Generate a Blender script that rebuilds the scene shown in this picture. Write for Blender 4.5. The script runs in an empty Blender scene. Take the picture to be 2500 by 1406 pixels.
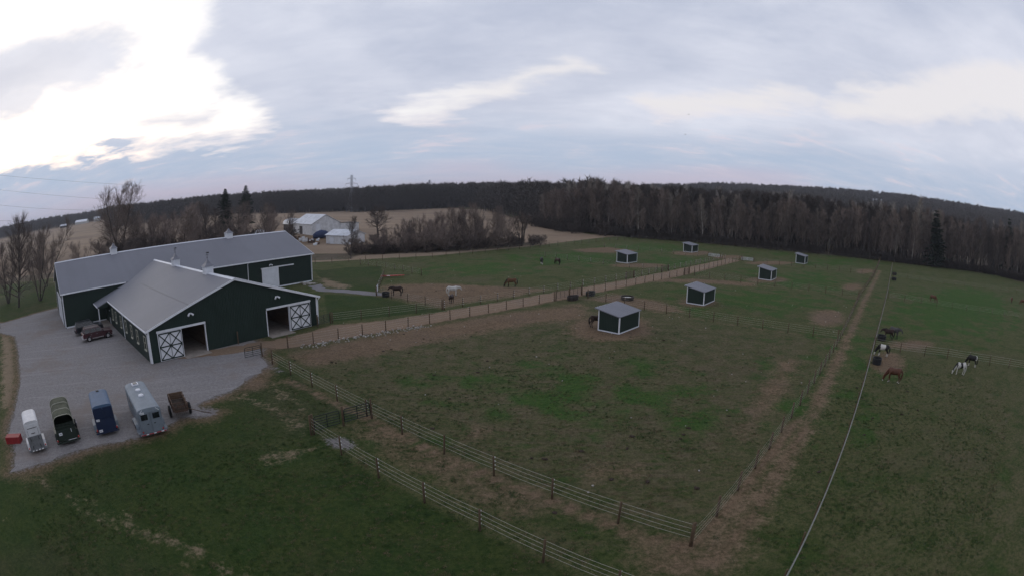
# Horse farm at dusk seen from a drone: barns, run-in sheds, paddocks, trailers, horses, bare woods.
import bpy, bmesh, math, random
import numpy as np
from mathutils import Vector, Matrix
R = math.radians
rng = random.Random(11)
nrg = np.random.default_rng(5)
sc = bpy.context.scene
C = sc.collection

# ------------------------------------------------------------------ camera (wide drone lens)
CAMH = 15.84
cd = bpy.data.cameras.new('camera'); cam = bpy.data.objects.new('camera', cd); C.objects.link(cam)
cd.type = 'PANO'
cd.clip_start = 0.1; cd.clip_end = 12000
cd.sensor_width = 36.0
cd.panorama_type = 'FISHEYE_LENS_POLYNOMIAL'
cd.fisheye_fov = R(175)
cd.fisheye_polynomial_k0 = 0.0
cd.fisheye_polynomial_k1 = -0.05203506
cd.fisheye_polynomial_k2 = -0.00038073
cd.fisheye_polynomial_k3 = 0.00003138
cd.fisheye_polynomial_k4 = -0.00000179
cam.matrix_world = (Matrix.Translation((0, 0, CAMH)) @ Matrix.Rotation(math.pi/2 - R(10.159), 4, 'X')
                    @ Matrix.Rotation(R(0.488), 4, 'Z'))
sc.camera = cam

# ------------------------------------------------------------------ render / exposure
sc.render.engine = 'CYCLES'
sc.cycles.max_bounces = 4; sc.cycles.diffuse_bounces = 3; sc.cycles.glossy_bounces = 2
sc.cycles.transmission_bounces = 2; sc.cycles.volume_bounces = 0; sc.cycles.transparent_max_bounces = 4
sc.cycles.use_denoising = True
sc.cycles.use_adaptive_sampling = True; sc.cycles.adaptive_threshold = 0.02
sc.cycles.sample_clamp_indirect = 4.0
sc.view_settings.view_transform = 'Standard'; sc.view_settings.look = 'None'
sc.view_settings.gamma = 1.0; sc.view_settings.use_curve_mapping = False
sc.view_settings.exposure = 0.08

# ------------------------------------------------------------------ sky
SUN_EL, SUN_AZ = 9.0, -58.0          # degrees, azimuth from +Y towards +X
world = bpy.data.worlds.new('World'); sc.world = world; world.use_nodes = True
wt = world.node_tree; wt.nodes.clear()
class NB:
    def __init__(s, t): s.t = t
    def new(s, ty, **k):
        n = s.t.nodes.new(ty)
        for a, b in k.items(): setattr(n, a, b)
        return n
    def _in(s, sock, v):
        if isinstance(v, bpy.types.NodeSocket): s.t.links.new(v, sock)
        elif v is not None: sock.default_value = v
    def m(s, op, a, b=None, c=None, clamp=False):
        n = s.new('ShaderNodeMath', operation=op); n.use_clamp = clamp
        for i, v in enumerate((a, b, c)): 
            if v is not None: s._in(n.inputs[i], v)
        return n.outputs[0]
    def vm(s, op, a, b=None):
        n = s.new('ShaderNodeVectorMath', operation=op)
        s._in(n.inputs[0], a)
        if b is not None: s._in(n.inputs[1], b)
        return n.outputs['Value'] if op in ('LENGTH', 'DOT_PRODUCT', 'DISTANCE') else n.outputs[0]
    def xyz(s, x, y, z):
        n = s.new('ShaderNodeCombineXYZ')
        for i, v in enumerate((x, y, z)): s._in(n.inputs[i], v)
        return n.outputs[0]
    def sep(s, v):
        n = s.new('ShaderNodeSeparateXYZ'); s._in(n.inputs[0], v); return n.outputs
    def noise(s, vec, scale, detail=4.0, rough=0.55, dist=0.0):
        n = s.new('ShaderNodeTexNoise'); n.inputs['Scale'].default_value = scale
        n.inputs['Detail'].default_value = detail; n.inputs['Roughness'].default_value = rough
        n.inputs['Distortion'].default_value = dist
        if vec is not None: s.t.links.new(vec, n.inputs['Vector'])
        return n.outputs['Fac'], n.outputs['Color']
    def ss(s, v, a, b, lo=0.0, hi=1.0):
        n = s.new('ShaderNodeMapRange', interpolation_type='SMOOTHSTEP')
        s._in(n.inputs['Value'], v)
        for nm, q in (('From Min', a), ('From Max', b), ('To Min', lo), ('To Max', hi)): s._in(n.inputs[nm], q)
        return n.outputs[0]
    def mix(s, f, a, b, blend='MIX'):
        n = s.new('ShaderNodeMix', data_type='RGBA', blend_type=blend); n.clamp_factor = True
        s._in(n.inputs[0], f)
        for sk, v in ((n.inputs[6], a), (n.inputs[7], b)):
            s._in(sk, (*v, 1.0) if isinstance(v, tuple) and len(v) == 3 else v)
        return n.outputs[2]
w = NB(wt)
d_ = w.new('ShaderNodeTexCoord').outputs['Generated']
dx, dy, dz = w.sep(d_)
az = w.m('MULTIPLY', w.m('ARCTAN2', dx, dy), 57.29578)
el = w.m('MULTIPLY', w.m('ARCSINE', dz), 57.29578)
hz = w.m('ADD', w.m('MAXIMUM', dz, 0.0), 0.11)
cp = w.xyz(w.m('DIVIDE', dx, hz), w.m('DIVIDE', dy, hz), 0.3)       # flat cloud deck seen in perspective
nf, nc = w.noise(cp, 1.05, 6.0, 0.60)
nf2, nc2 = w.noise(w.vm('ADD', cp, (11.0, 3.0, 0.0)), 0.40, 2.0, 0.5)
wx, wy, wz = w.sep(nc)
p_az = w.m('ADD', az, w.m('MULTIPLY', w.m('SUBTRACT', wx, 0.5), 17.0))
p_el = w.m('ADD', w.m('MULTIPLY', el, 1.9), w.m('MULTIPLY', w.m('SUBTRACT', wy, 0.5), 14.0))
P = w.xyz(p_az, p_el, 0.0)
def capsule(a, b, ra):
    a = Vector((a[0], a[1]*1.9, 0)); b = Vector((b[0], b[1]*1.9, 0)); ab = b - a
    t = w.m('DIVIDE', w.vm('DOT_PRODUCT', w.vm('SUBTRACT', P, tuple(a)), tuple(ab)), max(ab.dot(ab), 1e-6), clamp=True)
    sc_ = w.new('ShaderNodeVectorMath', operation='SCALE'); sc_.inputs[0].default_value = tuple(ab)
    wt.links.new(t, sc_.inputs['Scale'])
    q = w.vm('ADD', tuple(a), sc_.outputs[0])
    return w.m('DIVIDE', w.m('SUBTRACT', ra, w.vm('DISTANCE', P, q)), 9.0)
def umax(L):
    o = L[0]
    for q in L[1:]: o = w.m('SMOOTH_MAX', o, q, 0.12)
    return o
gaps = umax([capsule((-82, 21), (-50, 19.5), 15.0), capsule((-78, 12.5), (-41, 12.6), 9.5), capsule((-66, 8.8), (-31, 8.6), 4.6),
             capsule((-12, 9.2), (-1, 11.9), 2.0), capsule((-1, 12.1), (7.0, 15.0), 1.4),
             capsule((16, 10.4), (34, 11.8), 2.4), capsule((40, 12.6), (66, 15.4), 5.0)])
isles = umax([capsule((-68, 15.6), (-50, 16.6), 6.5), capsule((-66, 12.9), (-56, 12.8), 4.0), capsule((-41, 9.8), (-35, 9.2), 1.4),
              capsule((-47, 6.1), (-44, 6.2), .6), capsule((33, 12.4), (39, 12.9), 1.8)])
mp_w = w.new('ShaderNodeMapping'); mp_w.inputs['Rotation'].default_value = (0, 0, R(20)); mp_w.inputs['Scale'].default_value = (.75, 1.35, 1); wt.links.new(cp, mp_w.inputs[0])
nf3, nc3 = w.noise(mp_w.outputs[0], 2.3, 5.0, 0.62, 0.4)
gsoft = w.m('ADD', gaps, w.m('MULTIPLY', w.m('SUBTRACT', nf3, 0.5), 0.55))
g = w.m('SUBTRACT', w.ss(gsoft, -0.20, 0.26), w.m('MULTIPLY', w.ss(isles, -0.18, 0.30), 0.85), clamp=True)
glow = w.ss(gaps, -1.7, 0.2)                                          # deck thins out towards the openings
# cloud deck tone
tone = w.m('ADD', w.m('MULTIPLY', w.ss(nf2, 0.36, 0.64), 0.42), w.m('ADD', w.m('MULTIPLY', w.ss(nf, 0.34, 0.68), 0.40), w.m('MULTIPLY', w.ss(nf3, 0.34, 0.70), 0.18)))
deck = w.mix(tone, (4.25, 4.75, 6.1), (7.7, 7.9, 8.8))
deck = w.mix(w.m('MULTIPLY', glow, 0.30), deck, (8.0, 8.1, 8.9))
low = w.mix(w.ss(nf3, 0.35, 0.65), (4.5, 5.35, 6.8), (5.2, 5.75, 7.0))
deck = w.mix(w.ss(w.m('ADD', el, w.m('MULTIPLY', w.m('SUBTRACT', nf2, 0.5), 5.0)), 4.0, 10.0), low, deck)
pink = w.ss(w.m('ADD', el, w.m('MULTIPLY', w.m('SUBTRACT', nf2, 0.5), 6.0)), 3.8, 0.4)
deck = w.mix(w.m('MULTIPLY', pink, 0.8), deck, (5.9, 5.2, 6.3))
streak_p = w.m('MULTIPLY', w.ss(nf3, 0.56, 0.70), w.m('MULTIPLY', w.ss(el, 2.0, 4.0), w.ss(el, 10.0, 6.0)))
deck = w.mix(w.m('MULTIPLY', streak_p, 0.55), deck, (7.4, 6.6, 7.3))
sky = w.new('ShaderNodeTexSky', sky_type='NISHITA'); sky.sun_disc = False
sky.sun_elevation = R(SUN_EL); sky.sun_rotation = R(SUN_AZ); sky.altitude = 200; sky.air_density = 1.0; sky.dust_density = 2.5
veil = w.mix(0.80, sky.outputs[0], w.mix(w.ss(az, -25.0, 5.0), (10.8, 10.7, 11.0), (9.6, 9.2, 9.4)))               # thin bright cloud over the clear patches
col = w.mix(g, deck, veil)
edge = w.m('MULTIPLY', w.m('MULTIPLY', g, w.m('SUBTRACT', 1.0, g)), w.ss(el, 13.0, 4.0))
col = w.mix(w.m('MULTIPLY', edge, 1.5), col, (9.0, 7.8, 8.0))
bg = w.new('ShaderNodeBackground'); bg.inputs['Strength'].default_value = 0.1
wt.links.new(col, bg.inputs['Color'])
wo = w.new('ShaderNodeOutputWorld'); wt.links.new(bg.outputs[0], wo.inputs['Surface'])

world.cycles.sampling_method = 'MANUAL'; world.cycles.sample_map_resolution = 256
# ------------------------------------------------------------------ sun, low behind thin cloud
sl = bpy.data.lights.new('sun', 'SUN'); sl.energy = 0.5; sl.angle = R(25); sl.color = (1.0, 0.93, 0.86)
so = bpy.data.objects.new('sun', sl); C.objects.link(so)
sd = Vector((math.sin(R(SUN_AZ))*math.cos(R(SUN_EL)), math.cos(R(SUN_AZ))*math.cos(R(SUN_EL)), math.sin(R(SUN_EL))))
so.rotation_euler = sd.to_track_quat('Z', 'Y').to_euler(); so.location = (-60, 40, 80)

# ------------------------------------------------------------------ helpers
class MB:
    """collects shapes; build() links them as one mesh object"""
    def __init__(s): s.v = []; s.f = []
    def add(s, vs, fs):
        o = len(s.v); s.v += [tuple(q) for q in vs]; s.f += [tuple(i+o for i in f) for f in fs]; return s
    def box(s, c, sz, rz=0.0, M=None):
        hx, hy, hz = sz[0]/2, sz[1]/2, sz[2]/2; cz, sn = math.cos(rz), math.sin(rz); vs = []
        for x, y, z in ((-hx,-hy,-hz),(hx,-hy,-hz),(hx,hy,-hz),(-hx,hy,-hz),(-hx,-hy,hz),(hx,-hy,hz),(hx,hy,hz),(-hx,hy,hz)):
            p = Vector((x*cz-y*sn, x*sn+y*cz, z))
            if M: p = M @ p
            vs.append((c[0]+p[0], c[1]+p[1], c[2]+p[2]))
        return s.add(vs, [(0,3,2,1),(4,5,6,7),(0,1,5,4),(1,2,6,5),(2,3,7,6),(3,0,4,7)])
    def bb(s, x0, x1, y0, y1, z0, z1): return s.box(((x0+x1)/2,(y0+y1)/2,(z0+z1)/2), (abs(x1-x0),abs(y1-y0),abs(z1-z0)))
    def bar(s, a, b, w_, h):
        """rectangular bar from a to b"""
        a = Vector(a); b = Vector(b); d = (b-a).normalized(); up = Vector((0,0,1)) if abs(d.z) < .95 else Vector((0,1,0))
        r = d.cross(up).normalized(); u = r.cross(d); vs = []
        for p in (a, b):
            for i, j in ((-1,-1),(1,-1),(1,1),(-1,1)): vs.append(p + r*i*w_/2 + u*j*h/2)
        return s.add(vs, [(3,2,1,0),(4,5,6,7),(0,1,5,4),(1,2,6,5),(2,3,7,6),(3,0,4,7)])
    def tube(s, pts, rad, n=6, cap=True):
        pts = [Vector(p) for p in pts]
        if not hasattr(rad, '__len__'): rad = [rad]*len(pts)
        rings = []
        ref = None
        for i, p in enumerate(pts):
            d = (pts[min(i+1, len(pts)-1)] - pts[max(i-1, 0)])
            d = d.normalized() if d.length > 1e-9 else Vector((0,0,1))
            if ref is None: ref = Vector((0,0,1)) if abs(d.z) < .9 else Vector((1,0,0))
            a = d.cross(ref).normalized(); b = a.cross(d).normalized(); ref = b
            rings.append([p + (a*math.cos(2*math.pi*k/n) + b*math.sin(2*math.pi*k/n))*rad[i] for k in range(n)])
        return s.loft(rings, cap)
    def loft(s, rings, cap=True):
        n = len(rings[0]); vs = [q for r_ in rings for q in r_]; fs = []
        for i in range(len(rings)-1):
            for k in range(n): fs.append((i*n+k, i*n+(k+1)%n, (i+1)*n+(k+1)%n, (i+1)*n+k))
        if cap: fs.append(tuple(range(n-1,-1,-1))); fs.append(tuple((len(rings)-1)*n+k for k in range(n)))
        return s.add(vs, fs)
    def cyl(s, a, b, r0, r1=None, n=12): return s.tube([a, b], [r0, r0 if r1 is None else r1], n)
    def prism(s, poly, axis, a, b):
        """extrude 2D polygon along axis 0/1/2 from a to b; poly coords are the two other axes in order"""
        def P3(q, t):
            l = list(q); l.insert(axis, t); return tuple(l)
        n = len(poly); vs = [P3(q, a) for q in poly] + [P3(q, b) for q in poly]
        fs = [tuple(range(n-1,-1,-1)), tuple(range(n, 2*n))] + [(k, (k+1)%n, n+(k+1)%n, n+k) for k in range(n)]
        return s.add(vs, fs)
    def mesh(s, name, mat, smooth=False, bevel=0):
        me = bpy.data.meshes.new(name); me.from_pydata(s.v, [], s.f)
        bm = bmesh.new(); bm.from_mesh(me); bmesh.ops.recalc_face_normals(bm, faces=bm.faces)
        if bevel: bmesh.ops.bevel(bm, geom=bm.edges[:], offset=bevel, segments=1, affect='EDGES', clamp_overlap=True)
        bm.to_mesh(me); bm.free()
        if mat: me.materials.append(mat)
        if smooth:
            for p in me.polygons: p.use_smooth = True
        me.update(); return me
    def build(s, name, mat, parent=None, smooth=False, bevel=0):
        return obj(name, s.mesh(name, mat, smooth, bevel), parent)
def obj(name, me, parent=None, loc=None, rz=0.0, scale=None):
    o = bpy.data.objects.new(name, me); C.objects.link(o)
    if parent: o.parent = parent
    if loc is not None: o.location = loc
    if rz: o.rotation_euler.z = rz
    if scale: o.scale = scale if hasattr(scale, '__len__') else (scale,)*3
    return o
def tag(o, label=None, cat=None, group=None, kind=None):
    if label: o['label'] = label
    if cat: o['category'] = cat
    if group: o['group'] = group
    if kind: o['kind'] = kind
    return o
def thing(name, label, cat, loc=(0,0,0), rz=0.0, group=None, scale=None):
    o = bpy.data.objects.new(name, None); o.empty_display_size = .3; C.objects.link(o)
    o.location = loc; o.rotation_euler.z = rz
    if scale: o.scale = scale if hasattr(scale, '__len__') else (scale,)*3
    return tag(o, label, cat, group)
def copy_tree(o, parent=None):
    c = o.copy(); C.objects.link(c); c.parent = parent
    for ch in list(o.children): copy_tree(ch, c)
    return c

# ------------------------------------------------------------------ materials
MATS = {}
def mat(name, col, rough=0.7, metal=0.0, var=0.12, scale=3.0, spec=0.3, bump=0.0, bscale=20.0, coord='Object', col2=None, stretch=None, rnd=0.0):
    m = bpy.data.materials.new(name); m.use_nodes = True; t = m.node_tree; nb = NB(t)
    b = t.nodes['Principled BSDF']
    v = nb.new('ShaderNodeNewGeometry').outputs['Position'] if coord == 'World' else nb.new('ShaderNodeTexCoord').outputs[coord]
    if stretch:
        mp = nb.new('ShaderNodeMapping'); mp.inputs['Scale'].default_value = stretch; t.links.new(v, mp.inputs[0]); v = mp.outputs[0]
    f, _ = nb.noise(v, scale, 5.0, 0.6)
    c2 = col2 or tuple(max(0, q*(1-var)) for q in col); c1 = tuple(min(1, q*(1+var)) for q in col) if not col2 else col
    cc = nb.mix(nb.ss(f, 0.3, 0.7), c1, c2)
    if rnd:     # each plant a little lighter or darker than the next
        oi = nb.new('ShaderNodeObjectInfo').outputs['Random']
        cc = nb.mix(1.0, cc, nb.mix(oi, (1-rnd, 1-rnd, 1-rnd), (1+rnd, 1+rnd*.9, 1+rnd*.75)), 'MULTIPLY')
    t.links.new(cc, b.inputs['Base Color'])
    b.inputs['Roughness'].default_value = rough; b.inputs['Metallic'].default_value = metal
    b.inputs['Specular IOR Level'].default_value = spec
    if bump:
        f2, _ = nb.noise(v, bscale, 4.0, 0.6); bp = nb.new('ShaderNodeBump'); bp.inputs['Strength'].default_value = bump
        bp.inputs['Distance'].default_value = 0.05; t.links.new(f2, bp.inputs['Height']); t.links.new(bp.outputs[0], b.inputs['Normal'])
    MATS[name] = m; return m
M_white = mat('white_trim', (.66,.67,.70), .55, var=.08, scale=1.5)
M_wmetal = mat('white_metal_panel', (.60,.62,.66), .45, var=.07, scale=.8)
M_black = mat('black_rubber', (.012,.012,.013), .8, var=.3, scale=6)
M_dark = mat('dark_interior', (.03,.026,.022), .9, var=.3, scale=1)
M_glass = mat('dark_glass', (.012,.014,.018), .08, var=.2, spec=.6)
M_chrome = mat('chrome', (.5,.5,.52), .25, 1.0, var=.1)
M_post = mat('fence_post_wood', (.10,.068,.042), .9, var=.35, scale=4, bump=.4, bscale=25)
M_wire = mat('white_fence_rope', (.36,.34,.29), .7, var=.1)
M_wire2 = mat('grey_white_rope', (.24,.24,.225), .7, var=.1)
M_insul = mat('white_insulator', (.62,.62,.6), .5, var=.05)
M_gate = mat('dark_green_gate_paint', (.006,.011,.010), .5, var=.2)
M_wood = mat('weathered_plank', (.11,.07,.045), .9, var=.35, scale=5, bump=.4, stretch=(1,6,6))
M_bark = mat('bark', (.060,.048,.042), .95, var=.3, scale=2.0, bump=.5, bscale=8)
M_twig = mat('twigs', (.142,.114,.100), .95, var=.3, scale=.35, rnd=.4)
M_bark2 = mat('bark_greyer', (.070,.060,.054), .95, var=.3, scale=2.0)
M_twig2 = mat('twigs_redder', (.158,.126,.112), .95, var=.3, scale=.35, rnd=.4)
M_pale = mat('pale_bark', (.30,.27,.24), .9, var=.3, scale=1.2)
M_paletwig = mat('pale_twigs', (.20,.17,.14), .95, var=.25, scale=.4)
M_needle = mat('spruce_needles', (.016,.026,.015), .95, var=.4, scale=.8)
M_fartwig = mat('far_twigs', (.20,.165,.148), .95, var=.5, scale=.016, rnd=.45, coord='World')
M_fartwig2 = mat('far_twigs_lighter', (.34,.285,.25), .95, var=.45, scale=.016, rnd=.4, coord='World')
M_fartwig3 = mat('far_twigs_darker', (.105,.086,.08), .95, var=.4, scale=.016, rnd=.4, coord='World')
# ------------------------------------------------------------------ terrain
def terrain(x, y):
    x = np.asarray(x, float); y = np.asarray(y, float)
    r = np.hypot(x, y); a = np.degrees(np.arctan2(x, y))
    amp = np.interp(a, [-180,-95,-62,-50,-38,-26,-12,0,8,16,24,34,44,54,62,95,180], [4,4,4,7,8,9,6,6,7,24,36,44,49,52,56,30,4])
    t = np.clip((r-360)/950, 0, 1); t = t*t*(3-2*t)
    h = amp*t
    t2 = np.clip((r-1700)/2500, 0, 1)
    h = h*(1-.25*t2)
    und = (np.sin(x*.011+1.3)*np.cos(y*.009+.4)+.6*np.sin(x*.023+y*.017))*1.6
    h = h + und*np.clip((r-260)/300, 0, 1)
    return h
REGIONS = {
  'lawn': [
    [(-21.6,44.1),(-16.9,39.9),(-13.3,36.8),(-10.6,35.0),(-13.7,31.1),(-9.9,27.9),(-0.8,20.8),(2.8,17.8),(5,5),(-60,-20),(-60,0),(-34.5,13.4),(-31.6,18.6),(-26.5,26.0),(-24.2,32.8),(-23.3,39.0),(-22.8,42.6)],
    [(-30.8,81.6),(-21.4,79.8),(-9.2,70.9),(-15.6,67.2),(-23.4,63.0)],
    [(-42.2,106.7),(-36.3,112.8),(-28.9,114.1),(-24.3,97.3),(-22.2,83.9),(-26.8,85.1),(-32.4,88.0)],
    [(-152.3,83.1),(-129.7,95.9),(-87.0,65.4),(-88.4,57.5),(-89.7,52.9),(-91.6,48.6)],
  ],
  'lush': [
    [(28.7,131.2),(25.9,125.2),(20.9,120.5),(14.9,117.8),(8.7,117.2),(3.3,118.9),(-0.5,122.6),(-2.0,127.9),(-0.6,133.8),(3.8,139.2),(10.5,142.8),(18.1,143.8),(24.5,141.7),(28.3,137.1)],
    [(47.7,127.7),(44.8,122.6),(40.7,118.6),(36.2,116.2),(32.1,115.6),(29.0,117.0),(27.2,120.2),(27.3,124.6),(29.3,129.7),(33.1,134.3),(38.1,137.6),(43.0,138.5),(46.8,136.8),(48.5,132.9)],
    [(58.4,165.1),(54.7,158.8),(48.7,153.4),(42.0,149.7),(35.5,148.4),(30.4,149.5),(27.3,152.7),(26.8,157.6),(29.2,163.4),(34.3,169.1),(41.4,173.5),(49.1,175.5),(55.4,174.6),(58.7,170.8)],
    [(78.6,102.0),(73.2,96.7),(66.5,92.7),(60.0,90.6),(54.6,90.3),(51.1,91.9),(49.7,95.1),(50.8,99.5),(54.5,104.5),(60.4,109.3),(67.7,112.7),(74.8,113.7),(79.8,111.8),(81.1,107.5)],
    [(122.8,144.2),(116.5,138.8),(107.5,133.9),(98.2,130.4),(90.2,128.8),(84.7,129.1),(82.2,131.2),(83.0,134.8),(87.1,139.2),(94.3,144.0),(103.6,148.2),(113.3,150.8),(121.0,151.1),(124.6,148.7)],
    [(55.4,78.0),(51.2,74.5),(45.0,72.0),(38.3,70.9),(32.3,71.1),(27.6,72.5),(25.0,74.9),(24.7,78.1),(27.1,81.6),(32.1,84.7),(39.1,86.7),(46.6,87.0),(52.9,85.2),(56.2,81.9)],
    [(61.8,112.2),(60.4,110.3),(58.3,108.8),(55.9,107.8),(53.9,107.6),(52.3,108.1),(51.7,109.3),(52.0,110.9),(53.3,112.7),(55.3,114.3),(57.7,115.4),(60.0,115.8),(61.6,115.2),(62.3,114.0)],
    [(41.8,47.7),(38.7,44.0),(36.2,41.5),(34.6,40.3),(33.9,40.5),(34.2,42.0),(35.7,44.7),(38.1,48.4),(41.4,52.6),(44.8,56.5),(47.6,58.8),(48.6,58.7),(47.6,56.1),(45.1,52.0)],
    [(15.8,39.4),(14.2,37.6),(11.4,36.5),(7.9,36.0),(4.4,36.2),(1.2,37.0),(-1.0,38.4),(-1.9,40.3),(-1.1,42.4),(1.4,44.2),(5.3,45.3),(9.6,45.1),(13.3,43.8),(15.5,41.6)],
    [(113.1,64.1),(95.8,55.9),(80.9,51.7),(69.9,50.7),(62.8,52.1),(59.6,55.7),(60.3,61.3),(65.5,68.8),(75.8,78.0),(91.5,87.5),(110.5,94.6),(127.4,95.5),(134.4,88.3),(128.2,76.0)],
    [(26.2,35.3),(24.8,33.2),(23.6,31.7),(22.7,31.0),(22.3,31.1),(22.4,32.0),(23.1,33.7),(24.2,35.8),(25.6,38.2),(27.2,40.2),(28.4,41.4),(28.9,41.2),(28.6,39.9),(27.6,37.7)],
    [(92.0,157.0),(90.2,154.6),(87.7,152.4),(85.2,150.8),(83.1,150.3),(81.7,150.7),(81.3,152.1),(82.0,154.2),(83.7,156.6),(86.1,158.9),(88.7,160.5),(91.0,161.2),(92.5,160.8),(92.9,159.3)],
    [(4.3,112.1),(3.2,108.4),(0.4,105.5),(-3.5,103.8),(-7.8,103.6),(-11.8,104.9),(-14.9,107.5),(-16.5,111.1),(-15.9,115.0),(-13.3,118.3),(-9.0,120.4),(-4.1,120.7),(0.4,119.0),(3.4,115.9)],
  ],
  'dirt': [
    [(-23.4,48.1),(-18.8,53.9),(-13.8,59.3),(0.0,70.5),(10.2,76.3),(10.1,67.2),(2.5,63.8),(-3.2,59.3),(-8.7,54.5),(-14.2,49.2),(-18.6,45.3)],
    [(17.6,61.7),(16.3,58.8),(14.3,56.8),(11.9,55.8),(9.7,55.8),(7.8,56.9),(6.6,59.0),(6.4,61.8),(7.2,64.9),(9.2,67.5),(11.8,69.1),(14.6,69.1),(16.8,67.5),(17.8,64.8)],
    [(10.9,79.4),(16.7,84.7),(23.3,78.1),(25.2,69.5),(20.0,70.9),(16.1,75.0)],
    [(32.9,77.2),(31.8,75.4),(30.1,74.1),(28.4,73.4),(26.7,73.4),(25.5,74.1),(24.9,75.4),(25.1,77.2),(26.0,79.0),(27.6,80.5),(29.5,81.4),(31.3,81.4),(32.6,80.6),(33.2,79.0)],
    [(60.5,101.4),(58.8,99.6),(56.3,98.1),(53.5,97.2),(50.9,97.0),(48.9,97.6),(48.0,98.7),(48.1,100.3),(49.5,102.0),(51.8,103.6),(54.7,104.6),(57.6,104.9),(59.8,104.4),(60.9,103.1)],
    [(23.6,96.0),(35.1,95.8),(47.1,92.0),(49.5,96.8),(36.9,100.9),(27.9,100.1)],
    [(50.8,65.4),(48.7,63.0),(46.4,61.3),(44.3,60.4),(42.9,60.6),(42.2,61.7),(42.4,63.6),(43.5,66.0),(45.5,68.5),(47.9,70.6),(50.3,71.8),(52.1,71.8),(52.9,70.4),(52.4,68.0)],
    [(77.4,93.7),(75.4,91.6),(73.1,89.9),(70.9,89.0),(69.3,89.0),(68.5,89.8),(68.7,91.3),(69.7,93.2),(71.6,95.3),(74.0,97.1),(76.3,98.2),(78.1,98.4),(79.0,97.5),(78.8,95.8)],
    [(104.6,120.8),(102.1,118.4),(99.1,116.4),(96.3,115.2),(94.2,114.9),(93.0,115.5),(93.1,117.0),(94.3,119.1),(96.5,121.5),(99.4,123.6),(102.4,125.1),(104.8,125.6),(106.2,124.9),(106.0,123.2)],
    [(-23.0,90.5),(-13.8,93.1),(-0.0,89.6),(6.8,87.9),(0.0,80.6),(-7.1,75.6),(-9.6,72.1),(-15.2,76.6),(-20.9,80.5)],
    [(16.1,150.2),(28.5,160.4),(36.8,151.6),(27.9,143.7),(18.9,144.3)],
    [(60.1,150.5),(58.2,147.3),(55.3,144.6),(52.0,142.7),(49.0,142.1),(46.6,142.7),(45.5,144.5),(45.7,147.2),(47.3,150.2),(50.0,153.1),(53.4,155.2),(56.8,156.1),(59.4,155.5),(60.6,153.4)],
    [(67.8,142.3),(66.1,139.8),(63.6,137.7),(60.8,136.2),(58.3,135.7),(56.4,136.2),(55.5,137.6),(55.8,139.6),(57.3,142.0),(59.7,144.2),(62.5,145.8),(65.3,146.5),(67.4,146.0),(68.3,144.5)],
    [(80.0,132.4),(77.8,130.1),(74.1,127.9),(69.9,126.4),(66.0,125.6),(63.0,125.8),(61.3,126.9),(61.4,128.6),(63.2,130.8),(66.4,132.9),(70.6,134.6),(74.9,135.5),(78.4,135.4),(80.2,134.3)],
    [(36.4,120.0),(35.1,118.0),(32.7,116.3),(29.6,115.2),(26.6,114.9),(24.1,115.3),(22.5,116.5),(22.1,118.2),(23.1,120.2),(25.4,121.9),(28.5,123.2),(31.8,123.6),(34.5,123.1),(36.2,121.9)],
    [(28.3,47.7),(30.2,46.7),(24.3,38.9),(18.7,32.7),(15.1,29.9),(19.1,36.0)],
    [(-1.4,32.8),(-1.4,32.5),(-1.6,32.2),(-1.9,32.0),(-2.3,32.0),(-2.6,32.1),(-2.8,32.4),(-2.9,32.7),(-2.9,33.1),(-2.7,33.4),(-2.4,33.5),(-2.0,33.5),(-1.7,33.4),(-1.4,33.1)],
    [(7.6,27.1),(7.4,26.7),(6.9,26.4),(6.3,26.3),(5.7,26.3),(5.1,26.6),(4.8,26.9),(4.7,27.4),(4.9,27.8),(5.3,28.2),(6.0,28.3),(6.7,28.2),(7.2,28.0),(7.6,27.6)],
    [(-11.1,32.9),(-9.1,33.2),(-6.5,30.3),(-1.1,26.0),(1.8,23.1),(0.7,22.7),(-3.4,25.9),(-7.6,29.0)],
    [(6.0,19.4),(8.8,18.8),(13.1,22.1),(13.9,21.4),(9.4,16.4),(5.7,17.3)],
    [(44.6,42.7),(42.7,41.1),(40.8,40.0),(39.2,39.6),(38.1,39.9),(37.6,40.9),(37.9,42.3),(39.0,44.1),(40.7,45.8),(42.8,47.2),(44.7,47.8),(46.1,47.5),(46.5,46.4),(46.0,44.6)],
    [(56.8,48.4),(55.3,47.6),(53.2,47.2),(50.9,47.2),(48.9,47.7),(47.5,48.5),(46.9,49.4),(47.3,50.4),(48.5,51.2),(50.4,51.7),(52.8,51.8),(55.0,51.4),(56.6,50.5),(57.3,49.4)],
    [(-21.2,41.2),(-20.8,39.8),(-20.9,38.7),(-21.4,38.0),(-22.2,37.8),(-23.3,38.1),(-24.4,39.0),(-25.3,40.2),(-25.9,41.6),(-25.9,43.0),(-25.4,43.8),(-24.4,44.0),(-23.2,43.5),(-22.1,42.5)],
    [(-16.0,34.2),(-16.0,34.0),(-16.2,33.7),(-16.5,33.6),(-16.9,33.5),(-17.2,33.5),(-17.5,33.6),(-17.7,33.8),(-17.7,34.0),(-17.5,34.2),(-17.2,34.4),(-16.9,34.5),(-16.5,34.4),(-16.2,34.3)],
    [(-30.9,18.3),(-30.6,17.7),(-30.8,16.9),(-31.5,16.1),(-32.5,15.4),(-33.7,14.9),(-34.9,14.8),(-35.7,15.0),(-36.1,15.7),(-35.9,16.6),(-35.2,17.5),(-34.0,18.3),(-32.8,18.7),(-31.7,18.7)],
  ],
  'straw': [
    [(-12.7,28.0),(-12.8,27.6),(-13.1,27.3),(-13.6,27.0),(-14.3,26.8),(-14.9,26.8),(-15.5,26.9),(-15.8,27.2),(-15.8,27.6),(-15.4,27.9),(-14.9,28.3),(-14.2,28.5),(-13.5,28.5),(-13.0,28.3)],
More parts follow.
